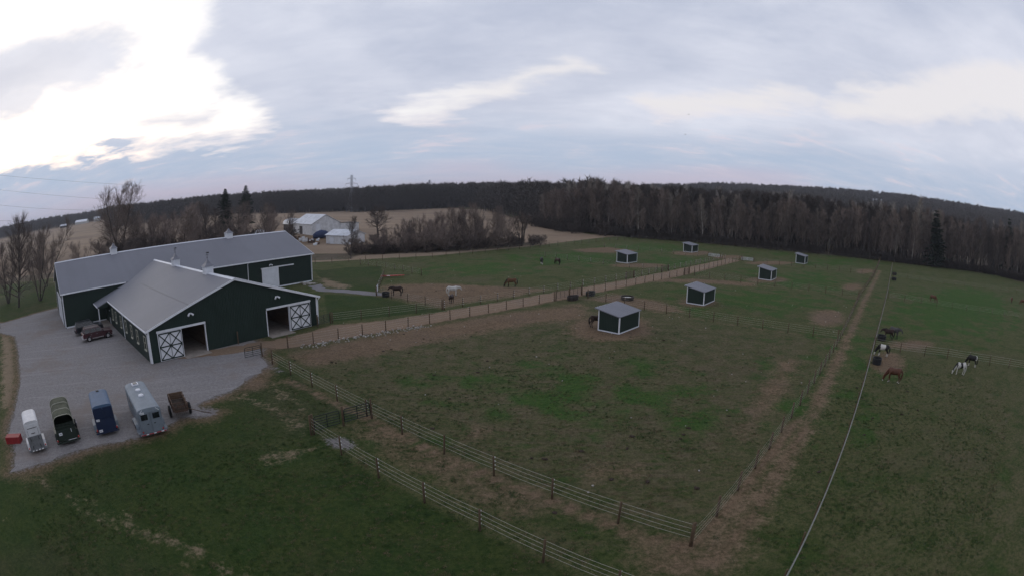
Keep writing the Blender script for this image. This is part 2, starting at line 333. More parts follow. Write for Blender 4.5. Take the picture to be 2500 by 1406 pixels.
    [(-22.1,36.7),(-19.4,35.5),(-14.7,32.1),(-14.9,31.7),(-19.2,34.2),(-21.8,35.8)],
    [(-21.8,40.5),(-16.1,35.8),(-16.3,35.3),(-21.7,39.4)],
    [(-23.6,17.2),(-15.3,16.5),(-11.3,15.5),(-12.5,15.0),(-17.1,15.7),(-23.4,16.4)],
    [(-39.6,100.0),(-35.6,97.0),(-30.5,92.0),(-27.4,88.3),(-28.5,85.8),(-33.2,88.0)],
    [(-86.9,45.9),(-72.9,41.6),(-53.0,29.3),(-45.5,23.3),(-47.3,22.2)],
    [(13.5,23.9),(13.7,22.4),(10.2,18.9),(9.5,19.8)],
  ],
  'track': [
    [(108.2,123.0),(65.0,77.8),(41.3,52.4),(29.9,40.0),(21.4,30.5),(15.3,23.9),(11.4,19.6),(9.0,17.4)],
  ],
  'gravelpatch': [
    [(-13.2,30.9),(-11.0,31.2),(-9.9,30.1),(-10.1,29.0),(-11.9,29.4)],
    [(-24.7,32.2),(-23.8,34.3),(-22.7,32.8),(-22.8,31.6),(-24.3,30.9)],
    [(-24.5,46.1),(-21.0,43.6),(-20.9,42.4),(-24.3,44.8)],
  ],
  'gstripF1': [
    [(-20.0,41.4),(-13.0,36.4),(-9.7,34.0),(-6.3,31.1),(-3.0,28.5),(-0.0,26.1),(2.9,23.7),(5.8,21.1),(8.6,19.0),(11.0,21.3),(12.8,23.1),(14.8,25.3),(17.1,27.8),(21.3,32.1)],
  ],
  'tan': [
    [(-11.7,15.3),(-9.8,16.0)],
  ],
}
def seg_dist(X, Y, pts, closed):
    D = np.full(X.shape, 1e9); pts = list(pts); n = len(pts)
    for i in range(n if closed else n-1):
        ax, ay = pts[i]; bx, by = pts[(i+1) % n]; ex, ey = bx-ax, by-ay
        t = np.clip(((X-ax)*ex+(Y-ay)*ey)/max(ex*ex+ey*ey, 1e-9), 0, 1)
        D = np.minimum(D, np.hypot(X-ax-t*ex, Y-ay-t*ey))
    return D
def inside(X, Y, pts):
    c = np.zeros(X.shape, bool); n = len(pts); j = n-1
    for i in range(n):
        xi, yi = pts[i]; xj, yj = pts[j]
        if yi != yj: c ^= ((yi > Y) != (yj > Y)) & (X < (xj-xi)*(Y-yi)/(yj-yi)+xi)
        j = i
    return c
def pmask(X, Y, pts, soft):
    """1 inside, 0 outside, soft edge of the given width"""
    D = seg_dist(X, Y, pts, True); D = np.where(inside(X, Y, pts), D, -D)
    return np.clip(.5+D/soft, 0, 1)
def lmask(X, Y, pts, width, soft):
    return np.clip(.5-(seg_dist(X, Y, pts, False)-width/2)/soft, 0, 1)

# surveyed fence and lane lines (metres)
L_F0 = [(-13.66,30.95),(-9.91,27.9),(-6.68,25.35),(-0.8,20.82),(1.98,18.43),(7.5,13.9)]
L_F1 = [(-23.31,45.18),(-9.97,34.31),(8.64,19.22)]
L_F2 = [(8.64,19.22),(40.88,53.35),(66.41,81.38),(96.73,112.3),(131.52,149.57)]
L_F3 = [(3.0,5.2),(16.8,20.1),(41.9,47.1),(73.4,80.1),(128.6,138.5)]
L_L1a = [(-24.01,50.88),(6.23,77.98)]
L_L1b = [(11.01,82.68),(35.59,105.0)]
L_L1c = [(37.6,107.3),(61.3,132.6)]
L_L0a = [(-9.21,71.12),(21.52,98.68)]
L_L0b = [(23.68,100.6),(31.6,108.7)]
L_L0c = [(34.0,111.2),(58.2,135.9)]
L_C1 = [(11.6,80.0),(18.9,71.6),(29.33,62.44),(40.7,53.6)]
L_C2 = [(37.9,104.6),(44.66,97.0),(52.64,91.4),(66.2,81.6)]
L_C3 = [(62.3,132.4),(69.7,127.8),(80.94,121.8),(96.4,112.5)]
L_D1 = [(31.0,110.2),(21.28,118.6),(8.0,131.0)]
L_D2 = [(58.0,137.4),(27.46,157.8)]
L_P1 = [(-46.5,118.0),(-31.61,124.08),(-19.66,128.82),(-6.25,140.85),(6.97,153.53),(32.33,181.0),(46.5,192.5)]
L_P2 = [(46.9,192.0),(67.38,182.0),(86.26,167.2),(104.47,156.5),(131.0,149.9)]
L_E1 = [(-21.28,80.43),(-9.3,71.7)]
L_E2 = [(-21.28,80.6),(-24.79,100.1)]
L_E3 = [(-34.5,116.5),(-25.2,108.9),(-17.47,100.97)]
L_E4 = [(-22.6,62.4),(-9.5,71.3)]
L_R1 = [(44.0,49.0),(46.59,46.62),(53.61,41.9),(59.51,37.0),(66.5,31.0),(74,24.6)]
L_R2 = [(74.3,80.4),(87.71,68.39),(103.43,58.95),(118,50)]
L_R3 = [(102.6,109.3),(117.88,100.44),(141.55,91.8),(170,81)]
LANE = [(-36.2,43.9),(-33.6,44.6),(-30.6,46.6),(-26.5,49.8),(-23.9,50.6),(6.2,77.3),(10.9,81.9),(35.2,104.2),(61.1,132.0),(62.5,133.6),(59.6,137.3),(57.9,135.2),(34.1,110.9),(21.3,98.0),(1.9,80.4),(-9.1,70.3),(-15.9,64.6),(-22.4,61.3),(-24.2,57.6),(-27.4,53.6),(-33.0,48.4)]
YARD = [(-150,37),(-120,42.2),(-100,46.4),(-90.78,48.9),(-89.0,53.1),(-87.8,57.7),(-85.1,63.5),(-80,70),(-71,62),(-64,55),(-60,60),(-41.5,52.3),(-33.2,50.5),(-29.5,53.5),(-26.3,50),(-25.4,47.3),(-23.7,45.6),(-23.2,42.5),(-23.5,39.5),(-23.5,37.4),(-24.2,35.8),(-25.1,33.6),(-24.0,32.6),(-22.7,32.6),(-22.6,31.6),(-24.0,31.0),(-25.3,30.4),(-25.2,28.1),(-26.5,26.0),(-27.6,24.7),(-29.3,23.1),(-30.4,21.3),(-31.6,18.6),(-33.1,16.1),(-34.2,14.6),(-36.7,17),(-41.8,19.6),(-45.5,23.3),(-52.7,29.4),(-65.2,37.2),(-75.6,43),(-90,43.2),(-120,38),(-150,32.5)]
FARPATH = [(-36.5,88.6),(-32.3,83.4),(-26.8,82.4),(-21.4,80.3),(-19,81),(-21.6,83.1),(-27.6,85.4),(-32.2,86.2),(-35,91)]
FARPATH2 = [(-53,104),(-44.5,112.6),(-41.8,114.6),(-35.7,117.6),(-36.4,119.8),(-43,117.8),(-47,115.7),(-55,107)]
xs = np.concatenate([-np.geomspace(121, 5200, 44)[::-1], np.arange(-120, 170.01, .8), np.geomspace(171.5, 5200, 40)])
ys = np.concatenate([-np.geomspace(16, 900, 12)[::-1], np.arange(-15, 200.01, .8), np.geomspace(201.5, 6500, 60)])
X, Y = np.meshgrid(xs, ys)
Z = terrain(X, Y)
near = (np.abs(X) < 175) & (Y < 205)
paved = np.maximum(np.maximum(pmask(X, Y, YARD, 6.0), pmask(X, Y, LANE, 5.0)), pmask(X, Y, FARPATH, 4.0))
Z = Z + np.where(near, (.03*np.sin(X*.9+.3*np.sin(Y*.5))*np.cos(Y*.8+.2*X)-.035)*(1-np.clip(paved*3, 0, 1)), 0)
def reg(name, soft):
    m = np.zeros(X.shape)
    for p in REGIONS[name]: m = np.maximum(m, pmask(X, Y, p, soft))
    return m
k_lawn = reg('lawn', 1.6)
k_lush = reg('lush', 26.0)
k_dirt = reg('dirt', 5.0)
k_straw = reg('straw', 2.4)*.95
for t, wd in ((REGIONS['track'][0], 2.6),): k_straw = np.maximum(k_straw, .62*lmask(X, Y, t, wd, 2.4))
k_dirt = np.maximum(k_dirt, .92*lmask(X, Y, REGIONS['track'][0], 1.5, 2.4))
TRACKS = [([(-33.78,17.24),(-28.76,15.74),(-23.35,16.9),(-17.69,16.64),(-13.95,15.99),(-11.35,15.52)], .45, 1.0), ([(-31.92,16.88),(-25.14,15.32),(-20.38,15.63),(-15.69,14.76),(-14.31,14.19)], .35, .8), ([(-22.96,37.19),(-19.77,35.41),(-16.55,33.24),(-13.65,30.97)], .8, 1.05), ([(-22.01,40.99),(-18.95,37.97),(-16.09,35.65)], .6, 1.0), ([(-15.7,26.72),(-14.55,27.65),(-13.34,28.45),(-12.74,28.84)], .7, 1.05), ([(-15.3,25.84),(-14.01,27.08)], .5, .95), ([(-29.1,9.19),(-30.66,14.05),(-34.14,17.84)], .4, .62)]
for l, wd, wt_ in TRACKS: k_straw = np.maximum(k_straw, wt_*lmask(X, Y, l, wd, 1.3))
k_gravel = reg('gravelpatch', 1.4)*.9
k_gravel = np.maximum(k_gravel, .50*lmask(X, Y, REGIONS['gstripF1'][0], .8, .9))
k_dirt = np.maximum(k_dirt, .95*lmask(X, Y, REGIONS['gstripF1'][0], 1.0, 1.2))
k_gravel = np.maximum(k_gravel, pmask(X, Y, YARD, 3.5))
k_dirt = np.maximum(k_dirt, .95*lmask(X, Y, YARD+[YARD[0]], 2.0, 3.5))
k_dirt = np.maximum(k_dirt, pmask(X, Y, LANE, 2.4))
for l in (L_C1, L_C2, L_C3, L_D1, L_D2): k_dirt = np.maximum(k_dirt, .85*lmask(X, Y, l, .9, 1.6))
for l in (L_C2, L_C3, L_D2, L_D1):
    q = [(a+.9, b+.9) for a, b in l]; k_straw = np.maximum(k_straw, .8*lmask(X, Y, q, .8, 1.2))
r_ = np.hypot(X, Y); a_ = np.degrees(np.arctan2(X, Y))
# crop stubble fields, woodland litter, hedgerow brush
WOODS = [(6,330),(15,240),(20,224),(39,207),(47,196.5),(67.4,186),(86,172.5),(97.6,166),(122,156),(134,150),(148.7,142.5),(175,136),(192,127),(205,108),(260,60),(420,60),(420,420),(6,420)]
FIELD = [(-46,122),(-20,133.5),(-4,148),(7,160),(34,196),(44,203),(38,206),(20,221),(15,238),(12,300),(-26,470),(-32,482),(-100,505),(-160,520),(-420,930),(-900,1000),(-1500,1000),(-1500,500),(-1100,330),(-260,70),(-170,76),(-152,90),(-128,100),(-60,118)]
k_field = pmask(X, Y, FIELD, 3.0)
k_field = np.maximum(k_field, np.clip((r_-380)/80, 0, 1)*np.where((np.sin(X*.0067+2)*np.sin(Y*.0052+.6) > .1), 1., .2))
k_litter = pmask(X, Y, WOODS, 5.0)
HEDGE = [(-44,133),(-30,138),(-16,142),(-3,151),(9,164),(4,170),(-10,160),(-24,152),(-46,150)]
k_litter = np.maximum(k_litter, pmask(X, Y, HEDGE, 6.0)*.95)
k_litter = np.maximum(k_litter, pmask(X, Y, [(-160,84),(-128,101),(-60,122),(-40,126),(-40,140),(-62,140),(-130,116),(-170,100)], 5.0)*.85)
JUNK = [(-100,180),(-68,164),(-58,176),(-76,204),(-96,206)]
k_dirt = np.maximum(k_dirt, pmask(X, Y, JUNK, 8.0)*.9)
ny, nx = X.shape
vid = np.arange(nx*ny).reshape(ny, nx)
quads = np.stack([vid[:-1,:-1], vid[:-1,1:], vid[1:,1:], vid[1:,:-1]], -1).reshape(-1, 4)
gm = bpy.data.meshes.new('ground')
gm.vertices.add(nx*ny); gm.vertices.foreach_set('co', np.stack([X, Y, Z], -1).astype(np.float32).ravel())
gm.loops.add(len(quads)*4); gm.loops.foreach_set('vertex_index', quads.astype(np.int32).ravel())
gm.polygons.add(len(quads)); gm.polygons.foreach_set('loop_start', np.arange(0, len(quads)*4, 4, dtype=np.int32))
gm.polygons.foreach_set('use_smooth', np.ones(len(quads), bool))
gm.update()
def attr(name, chans):
    at = gm.attributes.new(name, 'FLOAT_COLOR', 'POINT')
    at.data.foreach_set('color', np.stack([c.ravel() for c in chans], -1).astype(np.float32).ravel())
attr('cover_a', [k_dirt, k_gravel, k_lush, k_straw])
k_thatch = pmask(X, Y, [(-22,46),(8.6,19.5),(40.5,53.5),(29,62),(19,71),(10,79),(-23,51)], 8.0)*.8
k_thatch = np.maximum(k_thatch, .45*pmask(X, Y, [(20,8),(46,46),(75,24),(60,0)], 20.0))
attr('cover_b', [k_lawn, k_field, k_litter, k_thatch])
def ground_material():
    m = bpy.data.materials.new('pasture_ground'); m.use_nodes = True; t = m.node_tree; nb = NB(t); b = t.nodes['Principled BSDF']
    geo = nb.new('ShaderNodeNewGeometry').outputs['Position']
    a1 = nb.new('ShaderNodeAttribute', attribute_name='cover_a'); a2 = nb.new('ShaderNodeAttribute', attribute_name='cover_b')
    s1 = nb.new('ShaderNodeSeparateColor'); t.links.new(a1.outputs['Color'], s1.inputs[0])
    s2 = nb.new('ShaderNodeSeparateColor'); t.links.new(a2.outputs['Color'], s2.inputs[0])
    dirt, grav, lush, straw = s1.outputs[0], s1.outputs[1], s1.outputs[2], a1.outputs['Alpha']
    lawn, field, litter = s2.outputs[0], s2.outputs[1], s2.outputs[2]
    big, _ = nb.noise(geo, .07, 4.0, .6); mid, _ = nb.noise(geo, .55, 6.0, .68); fine, _ = nb.noise(geo, 3.2, 5.0, .75); tiny, _ = nb.noise(geo, 14.0, 3.0, .8)
    mp = nb.new('ShaderNodeMapping'); mp.inputs['Rotation'].default_value = (0,0,R(46)); mp.inputs['Scale'].default_value = (.28,1.7,1); t.links.new(geo, mp.inputs[0])
    streak, _ = nb.noise(mp.outputs[0], 1.4, 5.0, .7)
    blot, _ = nb.noise(nb.vm('ADD', geo, (37.,11.,0.)), .23, 5.0, .62)
    # paddock turf: grazed green over thatch
    th = nb.m('ADD', nb.m('MULTIPLY', fine, .52), nb.m('ADD', nb.m('MULTIPLY', mid, .22), nb.m('MULTIPLY', tiny, .42)))
    turf = nb.mix(nb.ss(th, .46, .70), (0.030,0.049,0.011), (.108,.104,.046))
    turf = nb.mix(nb.m('MULTIPLY', nb.ss(streak, .50, .75), .50), turf, (.128,.094,.060))
    turf = nb.mix(nb.m('MULTIPLY', nb.ss(blot, .50, .64), .75), turf, nb.mix(nb.ss(th, .45, .72), (0.018,0.042,0.009), (0.058,0.078,0.018)))
    turf = nb.mix(nb.m('MULTIPLY', nb.ss(big, .54, .72), .40), turf, (.105,.080,.054))
    turf = nb.mix(nb.m('MULTIPLY', a2.outputs['Alpha'], nb.ss(nb.m('ADD', nb.m('MULTIPLY', streak, .5), nb.m('MULTIPLY', mid, .5)), .38, .62)), turf, nb.mix(nb.ss(th, .45, .72), (.062,.050,.030), (.150,.118,.076)))
    lushc = nb.mix(nb.ss(th, .45, .72), (0.018,0.055,0.010), (0.066,0.108,0.023))
    lushc = nb.mix(nb.m('MULTIPLY', nb.ss(mid, .52, .75), .5), lushc, (0.016,0.042,0.009))
    c = nb.mix(nb.ss(nb.m('ADD', lush, nb.m('MULTIPLY', nb.m('SUBTRACT', blot, .5), 2.6)), .30, .85), turf, lushc)
    lawnc = nb.mix(nb.ss(th, .44, .74), (0.015,0.036,0.007), (0.060,0.074,0.019))
    lawnc = nb.mix(nb.m('MULTIPLY', nb.ss(blot, .42, .66), .55), lawnc, nb.mix(nb.ss(th, .45, .72), (0.011,0.034,0.007), (0.034,0.064,0.014)))
    lawnc = nb.mix(nb.m('MULTIPLY', nb.ss(big, .46, .66), .55), lawnc, nb.mix(nb.ss(th, .45, .72), (.034,.036,.017), (.088,.078,.042)))
    lawnc = nb.mix(nb.m('MULTIPLY', nb.ss(nb.m('ADD', nb.m('MULTIPLY', mid, .6), nb.m('MULTIPLY', streak, .4)), .60, .72), .5), lawnc, (.120,.100,.064))
    c = nb.mix(nb.ss(nb.m('ADD', lawn, nb.m('MULTIPLY', nb.m('SUBTRACT', mid, .5), .5)), .35, .65), c, lawnc)
    # stubble field
    fmap = nb.new('ShaderNodeMapping'); fmap.inputs['Rotation'].default_value = (0,0,R(20)); fmap.inputs['Scale'].default_value = (.012,.05,1); t.links.new(geo, fmap.inputs[0])
    fn, _ = nb.noise(fmap.outputs[0], 1.0, 6.0, .65); fn2, _ = nb.noise(geo, .012, 4.0, .55)
    fc = nb.mix(nb.ss(fn, .3, .7), (.205,.150,.105), (.275,.205,.145)); fc = nb.mix(nb.m('MULTIPLY', nb.ss(fn2, .5, .66), .55), fc, (.135,.098,.075))
    c = nb.mix(nb.ss(nb.m('ADD', field, nb.m('MULTIPLY', nb.m('SUBTRACT', mid, .5), .4)), .4, .6), c, fc)
    lc = nb.mix(nb.ss(th, .35, .75), (.060,.050,.034), (.125,.096,.068)); lc = nb.mix(nb.m('MULTIPLY', nb.ss(blot, .5, .7), .6), lc, (0.035,0.048,0.014))
    c = nb.mix(nb.ss(nb.m('ADD', litter, nb.m('MULTIPLY', nb.m('SUBTRACT', mid, .5), .5)), .35, .65), c, lc)
    sc_ = nb.mix(nb.ss(th, .4, .75), (.150,.112,.072), (.270,.205,.138))
    c = nb.mix(nb.ss(nb.m('ADD', straw, nb.m('ADD', nb.m('MULTIPLY', nb.m('SUBTRACT', fine, .5), 1.1), nb.m('MULTIPLY', nb.m('SUBTRACT', mid, .5), 1.5))), .42, .95), c, sc_)
    dc = nb.mix(nb.ss(th, .44, .72), (.086,.058,.035), (.215,.150,.096)); dc = nb.mix(nb.m('MULTIPLY', nb.ss(big, .45, .7), .4), dc, (.140,.104,.078))
    dn = nb.m('ADD', nb.m('MULTIPLY', nb.m('SUBTRACT', mid, .5), .7), nb.m('MULTIPLY', nb.m('SUBTRACT', fine, .5), .6))
    c = nb.mix(nb.ss(nb.m('ADD', dirt, dn), .30, .82), c, dc)
    gc = nb.mix(nb.ss(nb.m('ADD', nb.m('MULTIPLY', tiny, .6), nb.m('MULTIPLY', fine, .4)), .36, .66), (.12,.108,.104), (.245,.228,.226))
    c = nb.mix(nb.ss(nb.m('ADD', grav, nb.m('MULTIPLY', nb.m('SUBTRACT', fine, .5), .9)), .45, .70), c, gc)
    t.links.new(c, b.inputs['Base Color']); b.inputs['Roughness'].default_value = .95; b.inputs['Specular IOR Level'].default_value = .1
    bp = nb.new('ShaderNodeBump'); bp.inputs['Strength'].default_value = .9; bp.inputs['Distance'].default_value = .16
    t.links.new(nb.m('ADD', fine, nb.m('MULTIPLY', tiny, .5)), bp.inputs['Height']); t.links.new(bp.outputs[0], b.inputs['Normal'])
    return m
gm.materials.append(ground_material())
ground = obj('ground', gm); tag(ground, kind='structure')

def ragged(poly, step, amp, seed):
    """subdivide a closed outline and roughen it"""
    rr = random.Random(seed); out = []
    n = len(poly)
    for i in range(n):
        a = Vector(poly[i]); b = Vector(poly[(i+1) % n]); k = max(1, int((b-a).length/step)); nrm = Vector((-(b-a).y, (b-a).x)).normalized()
        for j in range(k): out.append(tuple(a.lerp(b, j/k)+nrm*rr.gauss(0, amp)))
    return out
def sheet(name, poly, mat_, z=.012, seed=1, step=1.0, amp=.25):
    pl = ragged(poly, step, amp, seed)
    bm = bmesh.new(); vs = [bm.verts.new((x, y, z)) for x, y in pl]; f = bm.faces.new(vs); bm.normal_update()
    if f.normal.z < 0: f.normal_flip()
    bmesh.ops.triangulate(bm, faces=bm.faces[:])
    me = bpy.data.meshes.new(name); bm.to_mesh(me); bm.free(); me.materials.append(mat_)
    return tag(obj(name, me), kind='structure')
def sheet_mat(name, cols, patch, pscale=.12, tiny_w=.6, streak=None):
    m = bpy.data.materials.new(name); m.use_nodes = True; t = m.node_tree; nb = NB(t); b = t.nodes['Principled BSDF']
    geo = nb.new('ShaderNodeNewGeometry').outputs['Position']
    tiny, _ = nb.noise(geo, 14.0, 3.0, .8); fine, _ = nb.noise(geo, 3.0, 5.0, .75); big, _ = nb.noise(geo, pscale, 5.0, .6); mid, _ = nb.noise(geo, .6, 5.0, .65)
    c = nb.mix(nb.ss(nb.m('ADD', nb.m('MULTIPLY', tiny, tiny_w), nb.m('MULTIPLY', fine, 1-tiny_w)), .34, .68), cols[0], cols[1])
    c = nb.mix(nb.m('MULTIPLY', nb.ss(nb.m('ADD', nb.m('MULTIPLY', big, .7), nb.m('MULTIPLY', mid, .3)), .48, .64), .75), c, patch)
    if streak:
        mp = nb.new('ShaderNodeMapping'); mp.inputs['Rotation'].default_value = (0,0,-R(streak)); t.links.new(geo, mp.inputs[0])
        mp2 = nb.new('ShaderNodeMapping'); mp2.inputs['Scale'].default_value = (.06,1.0,1); t.links.new(mp.outputs[0], mp2.inputs[0])
        sn, _ = nb.noise(mp2.outputs[0], 1.1, 4.0, .6)
        c = nb.mix(nb.m('MULTIPLY', nb.ss(sn, .50, .70), .24), c, tuple(q*1.2 for q in cols[1]))
    t.links.new(c, b.inputs['Base Color']); b.inputs['Roughness'].default_value = .95; b.inputs['Specular IOR Level'].default_value = .1
    bp = nb.new('ShaderNodeBump'); bp.inputs['Strength'].default_value = .6; bp.inputs['Distance'].default_value = .06
    t.links.new(nb.m('ADD', tiny, fine), bp.inputs['Height']); t.links.new(bp.outputs[0], b.inputs['Normal'])
    return m
M_yard = sheet_mat('yard_gravel', ((.138,.128,.125), (.298,.280,.276)), (.190,.158,.138), streak=34)
M_lane = sheet_mat('lane_dirt', ((.150,.104,.069), (.262,.186,.130)), (.165,.122,.092), streak=45)
M_path = sheet_mat('path_gravel', ((.15,.14,.145), (.25,.24,.25)), (.16,.14,.12))
def inset(poly, d):
    c = Vector((sum(p[0] for p in poly)/len(poly), sum(p[1] for p in poly)/len(poly))); n = len(poly); out = []
    area = sum(poly[i][0]*poly[(i+1)%n][1]-poly[(i+1)%n][0]*poly[i][1] for i in range(n)); sg = 1 if area > 0 else -1
    for i in range(n):
        a, b, c_ = Vector(poly[i-1]), Vector(poly[i]), Vector(poly[(i+1)%n])
        n1 = Vector((-(b-a).y, (b-a).x)).normalized(); n2 = Vector((-(c_-b).y, (c_-b).x)).normalized()
        v = (n1+n2); v = v.normalized() if v.length > .2 else n1
        out.append(tuple(b+v*d*sg))
    return out
sheet('gravel_yard', inset(YARD, .45), M_yard, .012, 3, .8, .16)
sheet('dirt_lane', inset(LANE, .25), M_lane, .022, 4, .7, .2)
sheet('gravel_path', FARPATH, M_path, .016, 5, 1.0, .15)
# ------------------------------------------------------------------ barn materials
def ribbed(name, col, rough, spec, axis, pitch, depth=.5, var=.1, spacing_scale=.25, metal=0.0):
    """painted steel panel with rolled ribs along one local direction"""
    m = bpy.data.materials.new(name); m.use_nodes = True; t = m.node_tree; nb = NB(t); b = t.nodes['Principled BSDF']
    co = nb.new('ShaderNodeTexCoord').outputs['Object']; x, y, z = nb.sep(co)
    u = (x, y, z)[axis]
    f, _ = nb.noise(co, spacing_scale, 5.0, .6); f2, _ = nb.noise(co, 2.2, 4.0, .6)
    seam = nb.m('FRACT', nb.m('DIVIDE', u, .91)); pn = nb.m('FLOOR', nb.m('DIVIDE', u, .91))
    wn = nb.new('ShaderNodeTexWhiteNoise', noise_dimensions='1D'); t.links.new(pn, wn.inputs['W'])
    c = nb.mix(nb.ss(f, .3, .7), tuple(q*(1+var) for q in col), tuple(q*(1-var) for q in col))
    c = nb.mix(nb.m('MULTIPLY', nb.m('SUBTRACT', wn.outputs[0], .5), .18), c, tuple(q*.6 for q in col))
    c = nb.mix(nb.m('MULTIPLY', nb.ss(f2, .55, .75), .12), c, tuple(q*.7 for q in col))
    t.links.new(c, b.inputs['Base Color']); b.inputs['Roughness'].default_value = rough; b.inputs['Specular IOR Level'].default_value = spec; b.inputs['Metallic'].default_value = metal
    s = nb.m('SINE', nb.m('MULTIPLY', u, 2*math.pi/pitch)); s = nb.ss(s, .55, .95)
    bp = nb.new('ShaderNodeBump'); bp.inputs['Strength'].default_value = depth; bp.inputs['Distance'].default_value = .03
    t.links.new(s, bp.inputs['Height']); t.links.new(bp.outputs[0], b.inputs['Normal'])
    return m
GREEN = (.0115, .0235, .0185)
M_sidx = ribbed('green_siding_x', GREEN, .5, .25, 0, .23)
M_sidy = ribbed('green_siding_y', GREEN, .5, .25, 1, .23)
ROOFC = (.165, .168, .192)
M_roofx = ribbed('grey_steel_roof_x', ROOFC, .55, .2, 0, .23, var=.05, spacing_scale=.1)
M_roofy = ribbed('grey_steel_roof_y', ROOFC, .55, .2, 1, .23, var=.05, spacing_scale=.1)
M_green = mat('green_trim', GREEN, .55, var=.2)
M_floor = mat('concrete', (.27,.235,.205), .9, var=.18, scale=1.2, bump=.2)
M_stall = mat('stall_boards', (.115,.07,.042), .85, var=.3, scale=2, stretch=(.5,.5,6))
M_cream = mat('window_trim_cream', (.45,.44,.36), .6, var=.08)
M_lampglass = mat('lamp_glass', (.55,.55,.5), .3, var=.05)

AX, AY, AYAW = -66.48, 50.91, 0.98125
AL, AW, AE, AR = 51.7, 20.43, 5.27, 9.23        # arena: length, width, eave, ridge
BX0, BW, BY0, BE, BP = 8.48, 23.7, -29.31, 3.60, 7.42   # stable: left wall x, width, front y, eave, ridge
BX1 = BX0+BW; BXC = BX0+BW/2
sA = (AR-AE)/(AW/2+.3); sB = (BP-BE)/(BW/2+.3)

def yard_light(parent, x, y, z, face=-1):
    l = MB(); l.box((x, y+face*.06, z), (.18,.12,.14)); o = l.build('flood_light', M_white, parent)
    for s in (-1, 1):
        h = MB(); h.cyl((x+s*.08, y+face*.1, z+.05), (x+s*.34, y+face*.32, z-.16), .07, .13, 8); h.build('lamp_head', M_white, o)
    return o
def cupola(parent, x, y, z, w_, finial, along_y):
    # saddle that follows both roof slopes
    s_ = sB if along_y else sA; hw = w_/2
    b = MB()
    if along_y: b.prism([(x-hw, z-s_*hw-.12), (x+hw, z-s_*hw-.12), (x+hw, z+.75), (x-hw, z+.75)], 1, y-hw, y+hw)
    else: b.prism([(y-hw, z-s_*hw-.12), (y+hw, z-s_*hw-.12), (y+hw, z+.75), (y-hw, z+.75)], 0, x-hw, x+hw)
    c = b.build('cupola', M_white, parent)
    for sx, sy in ((0,-1),(0,1),(-1,0),(1,0)):       # louvres
        lv = MB()
        for k in range(5):
            zz = z+.18+k*.11
            if sx == 0: lv.box((x, y+sy*(hw+.012), zz), (w_*.66,.03,.05))
            else: lv.box((x+sx*(hw+.012), y, zz), (.03,w_*.66,.05))
        lv.build('louvre', M_wmetal, c)
    bs = MB(); bs.bb(x-hw-.06, x+hw+.06, y-hw-.06, y+hw+.06, z+.70, z+.79); bs.build('cupola_cornice', M_white, c)
    r = MB(); e = hw+.16; zt = z+.80
    r.add([(x-e,y-e,zt),(x+e,y-e,zt),(x+e,y+e,zt),(x-e,y+e,zt),(x-e*.45,y-e*.45,zt+.34),(x+e*.45,y-e*.45,zt+.34),(x+e*.45,y+e*.45,zt+.34),(x-e*.45,y+e*.45,zt+.34),(x,y,zt+.92)],
          [(3,2,1,0),(0,1,5,4),(1,2,6,5),(2,3,7,6),(3,0,4,7),(4,5,8),(5,6,8),(6,7,8),(7,4,8)])
    r.build('cupola_roof', M_roofx, c)
    if finial:
        f = MB(); f.tube([(x,y,zt+.85),(x,y,zt+1.75)], .025, 6); f.box((x,y,zt+1.35), (.5,.03,.03), .5); f.box((x,y,zt+1.35), (.03,.5,.03), .5)
        f.add([(x-.3,y,zt+1.6),(x+.3,y+.05,zt+1.52),(x+.3,y+.05,zt+1.7)], [(0,1,2)]); f.tube([(x,y,zt+1.0),(x,y,zt+1.12)], [.09,.02], 8)
        f.build('weathervane', M_dark, c)
    return c
def gutter_pipe(parent, pts, r=.06):
    g_ = MB(); g_.tube(pts, r, 6); return g_.build('downspout', M_white, parent)

# ------------------------------------------------------------------ indoor arena
A = thing('riding_arena', 'long dark green steel arena barn with grey roof, behind the stable', 'barn', (AX, AY, 0), AYAW)
b = MB(); b.bb(0, 40.3, 0, .2, 0, AE-.1); b.bb(44.0, AL, 0, .2, 0, AE-.1); b.bb(40.3, 44.0, 0, .2, 3.6, AE-.1)
b.build('front_wall', M_sidx, A)
b = MB(); b.bb(0, AL, AW-.2, AW, 0, AE-.1); b.build('back_wall', M_sidx, A)
for x0, nm in ((0.0, 0), (AL-.2, 1)):
    b = MB(); b.prism([(.2,0),(AW-.2,0),(AW-.2,AE-.1),(AW/2,AR-.22),(.2,AE-.1)], 0, x0, x0+.2); b.build('gable_wall', M_sidy, A)
oh = .32
def roof_slab(y0, z0, y1, z1, x0, x1, th=.12): 
    m_ = MB(); m_.prism([(y0,z0),(y1,z1),(y1,z1-th),(y0,z0-th)], 0, x0, x1); return m_
roof_slab(-.32, AE-.02, AW/2, AR, -oh, AL+oh).build('roof', M_roofx, A)
roof_slab(AW+.32, AE-.02, AW/2, AR, -oh, AL+oh).build('roof', M_roofx, A)
b = MB(); b.prism([(AW/2-.32,AR-.08),(AW/2,AR+.055),(AW/2+.32,AR-.08),(AW/2,AR+.02)], 0, -oh-.02, AL+oh+.02); b.build('ridge_cap', M_wmetal, A)
for x0, x1 in ((-oh-.03, BX0+4.3), (BX1-4.0, AL+oh+.03)):
    b = MB(); b.bb(x0, x1, -.46, -.30, AE-.2, AE-.015); b.build('gutter', M_white, A)
for x in (-oh-.05, AL+oh+.01):
    b = MB()
    for y0, z0, y1, z1 in ((-.32,AE-.02,AW/2,AR),(AW+.32,AE-.02,AW/2,AR)): b.prism([(y0,z0+.02),(y1,z1+.02),(y1,z1-.2),(y0,z0-.2)], 0, x, x+.04)
    b.build('rake_trim', M_white, A)
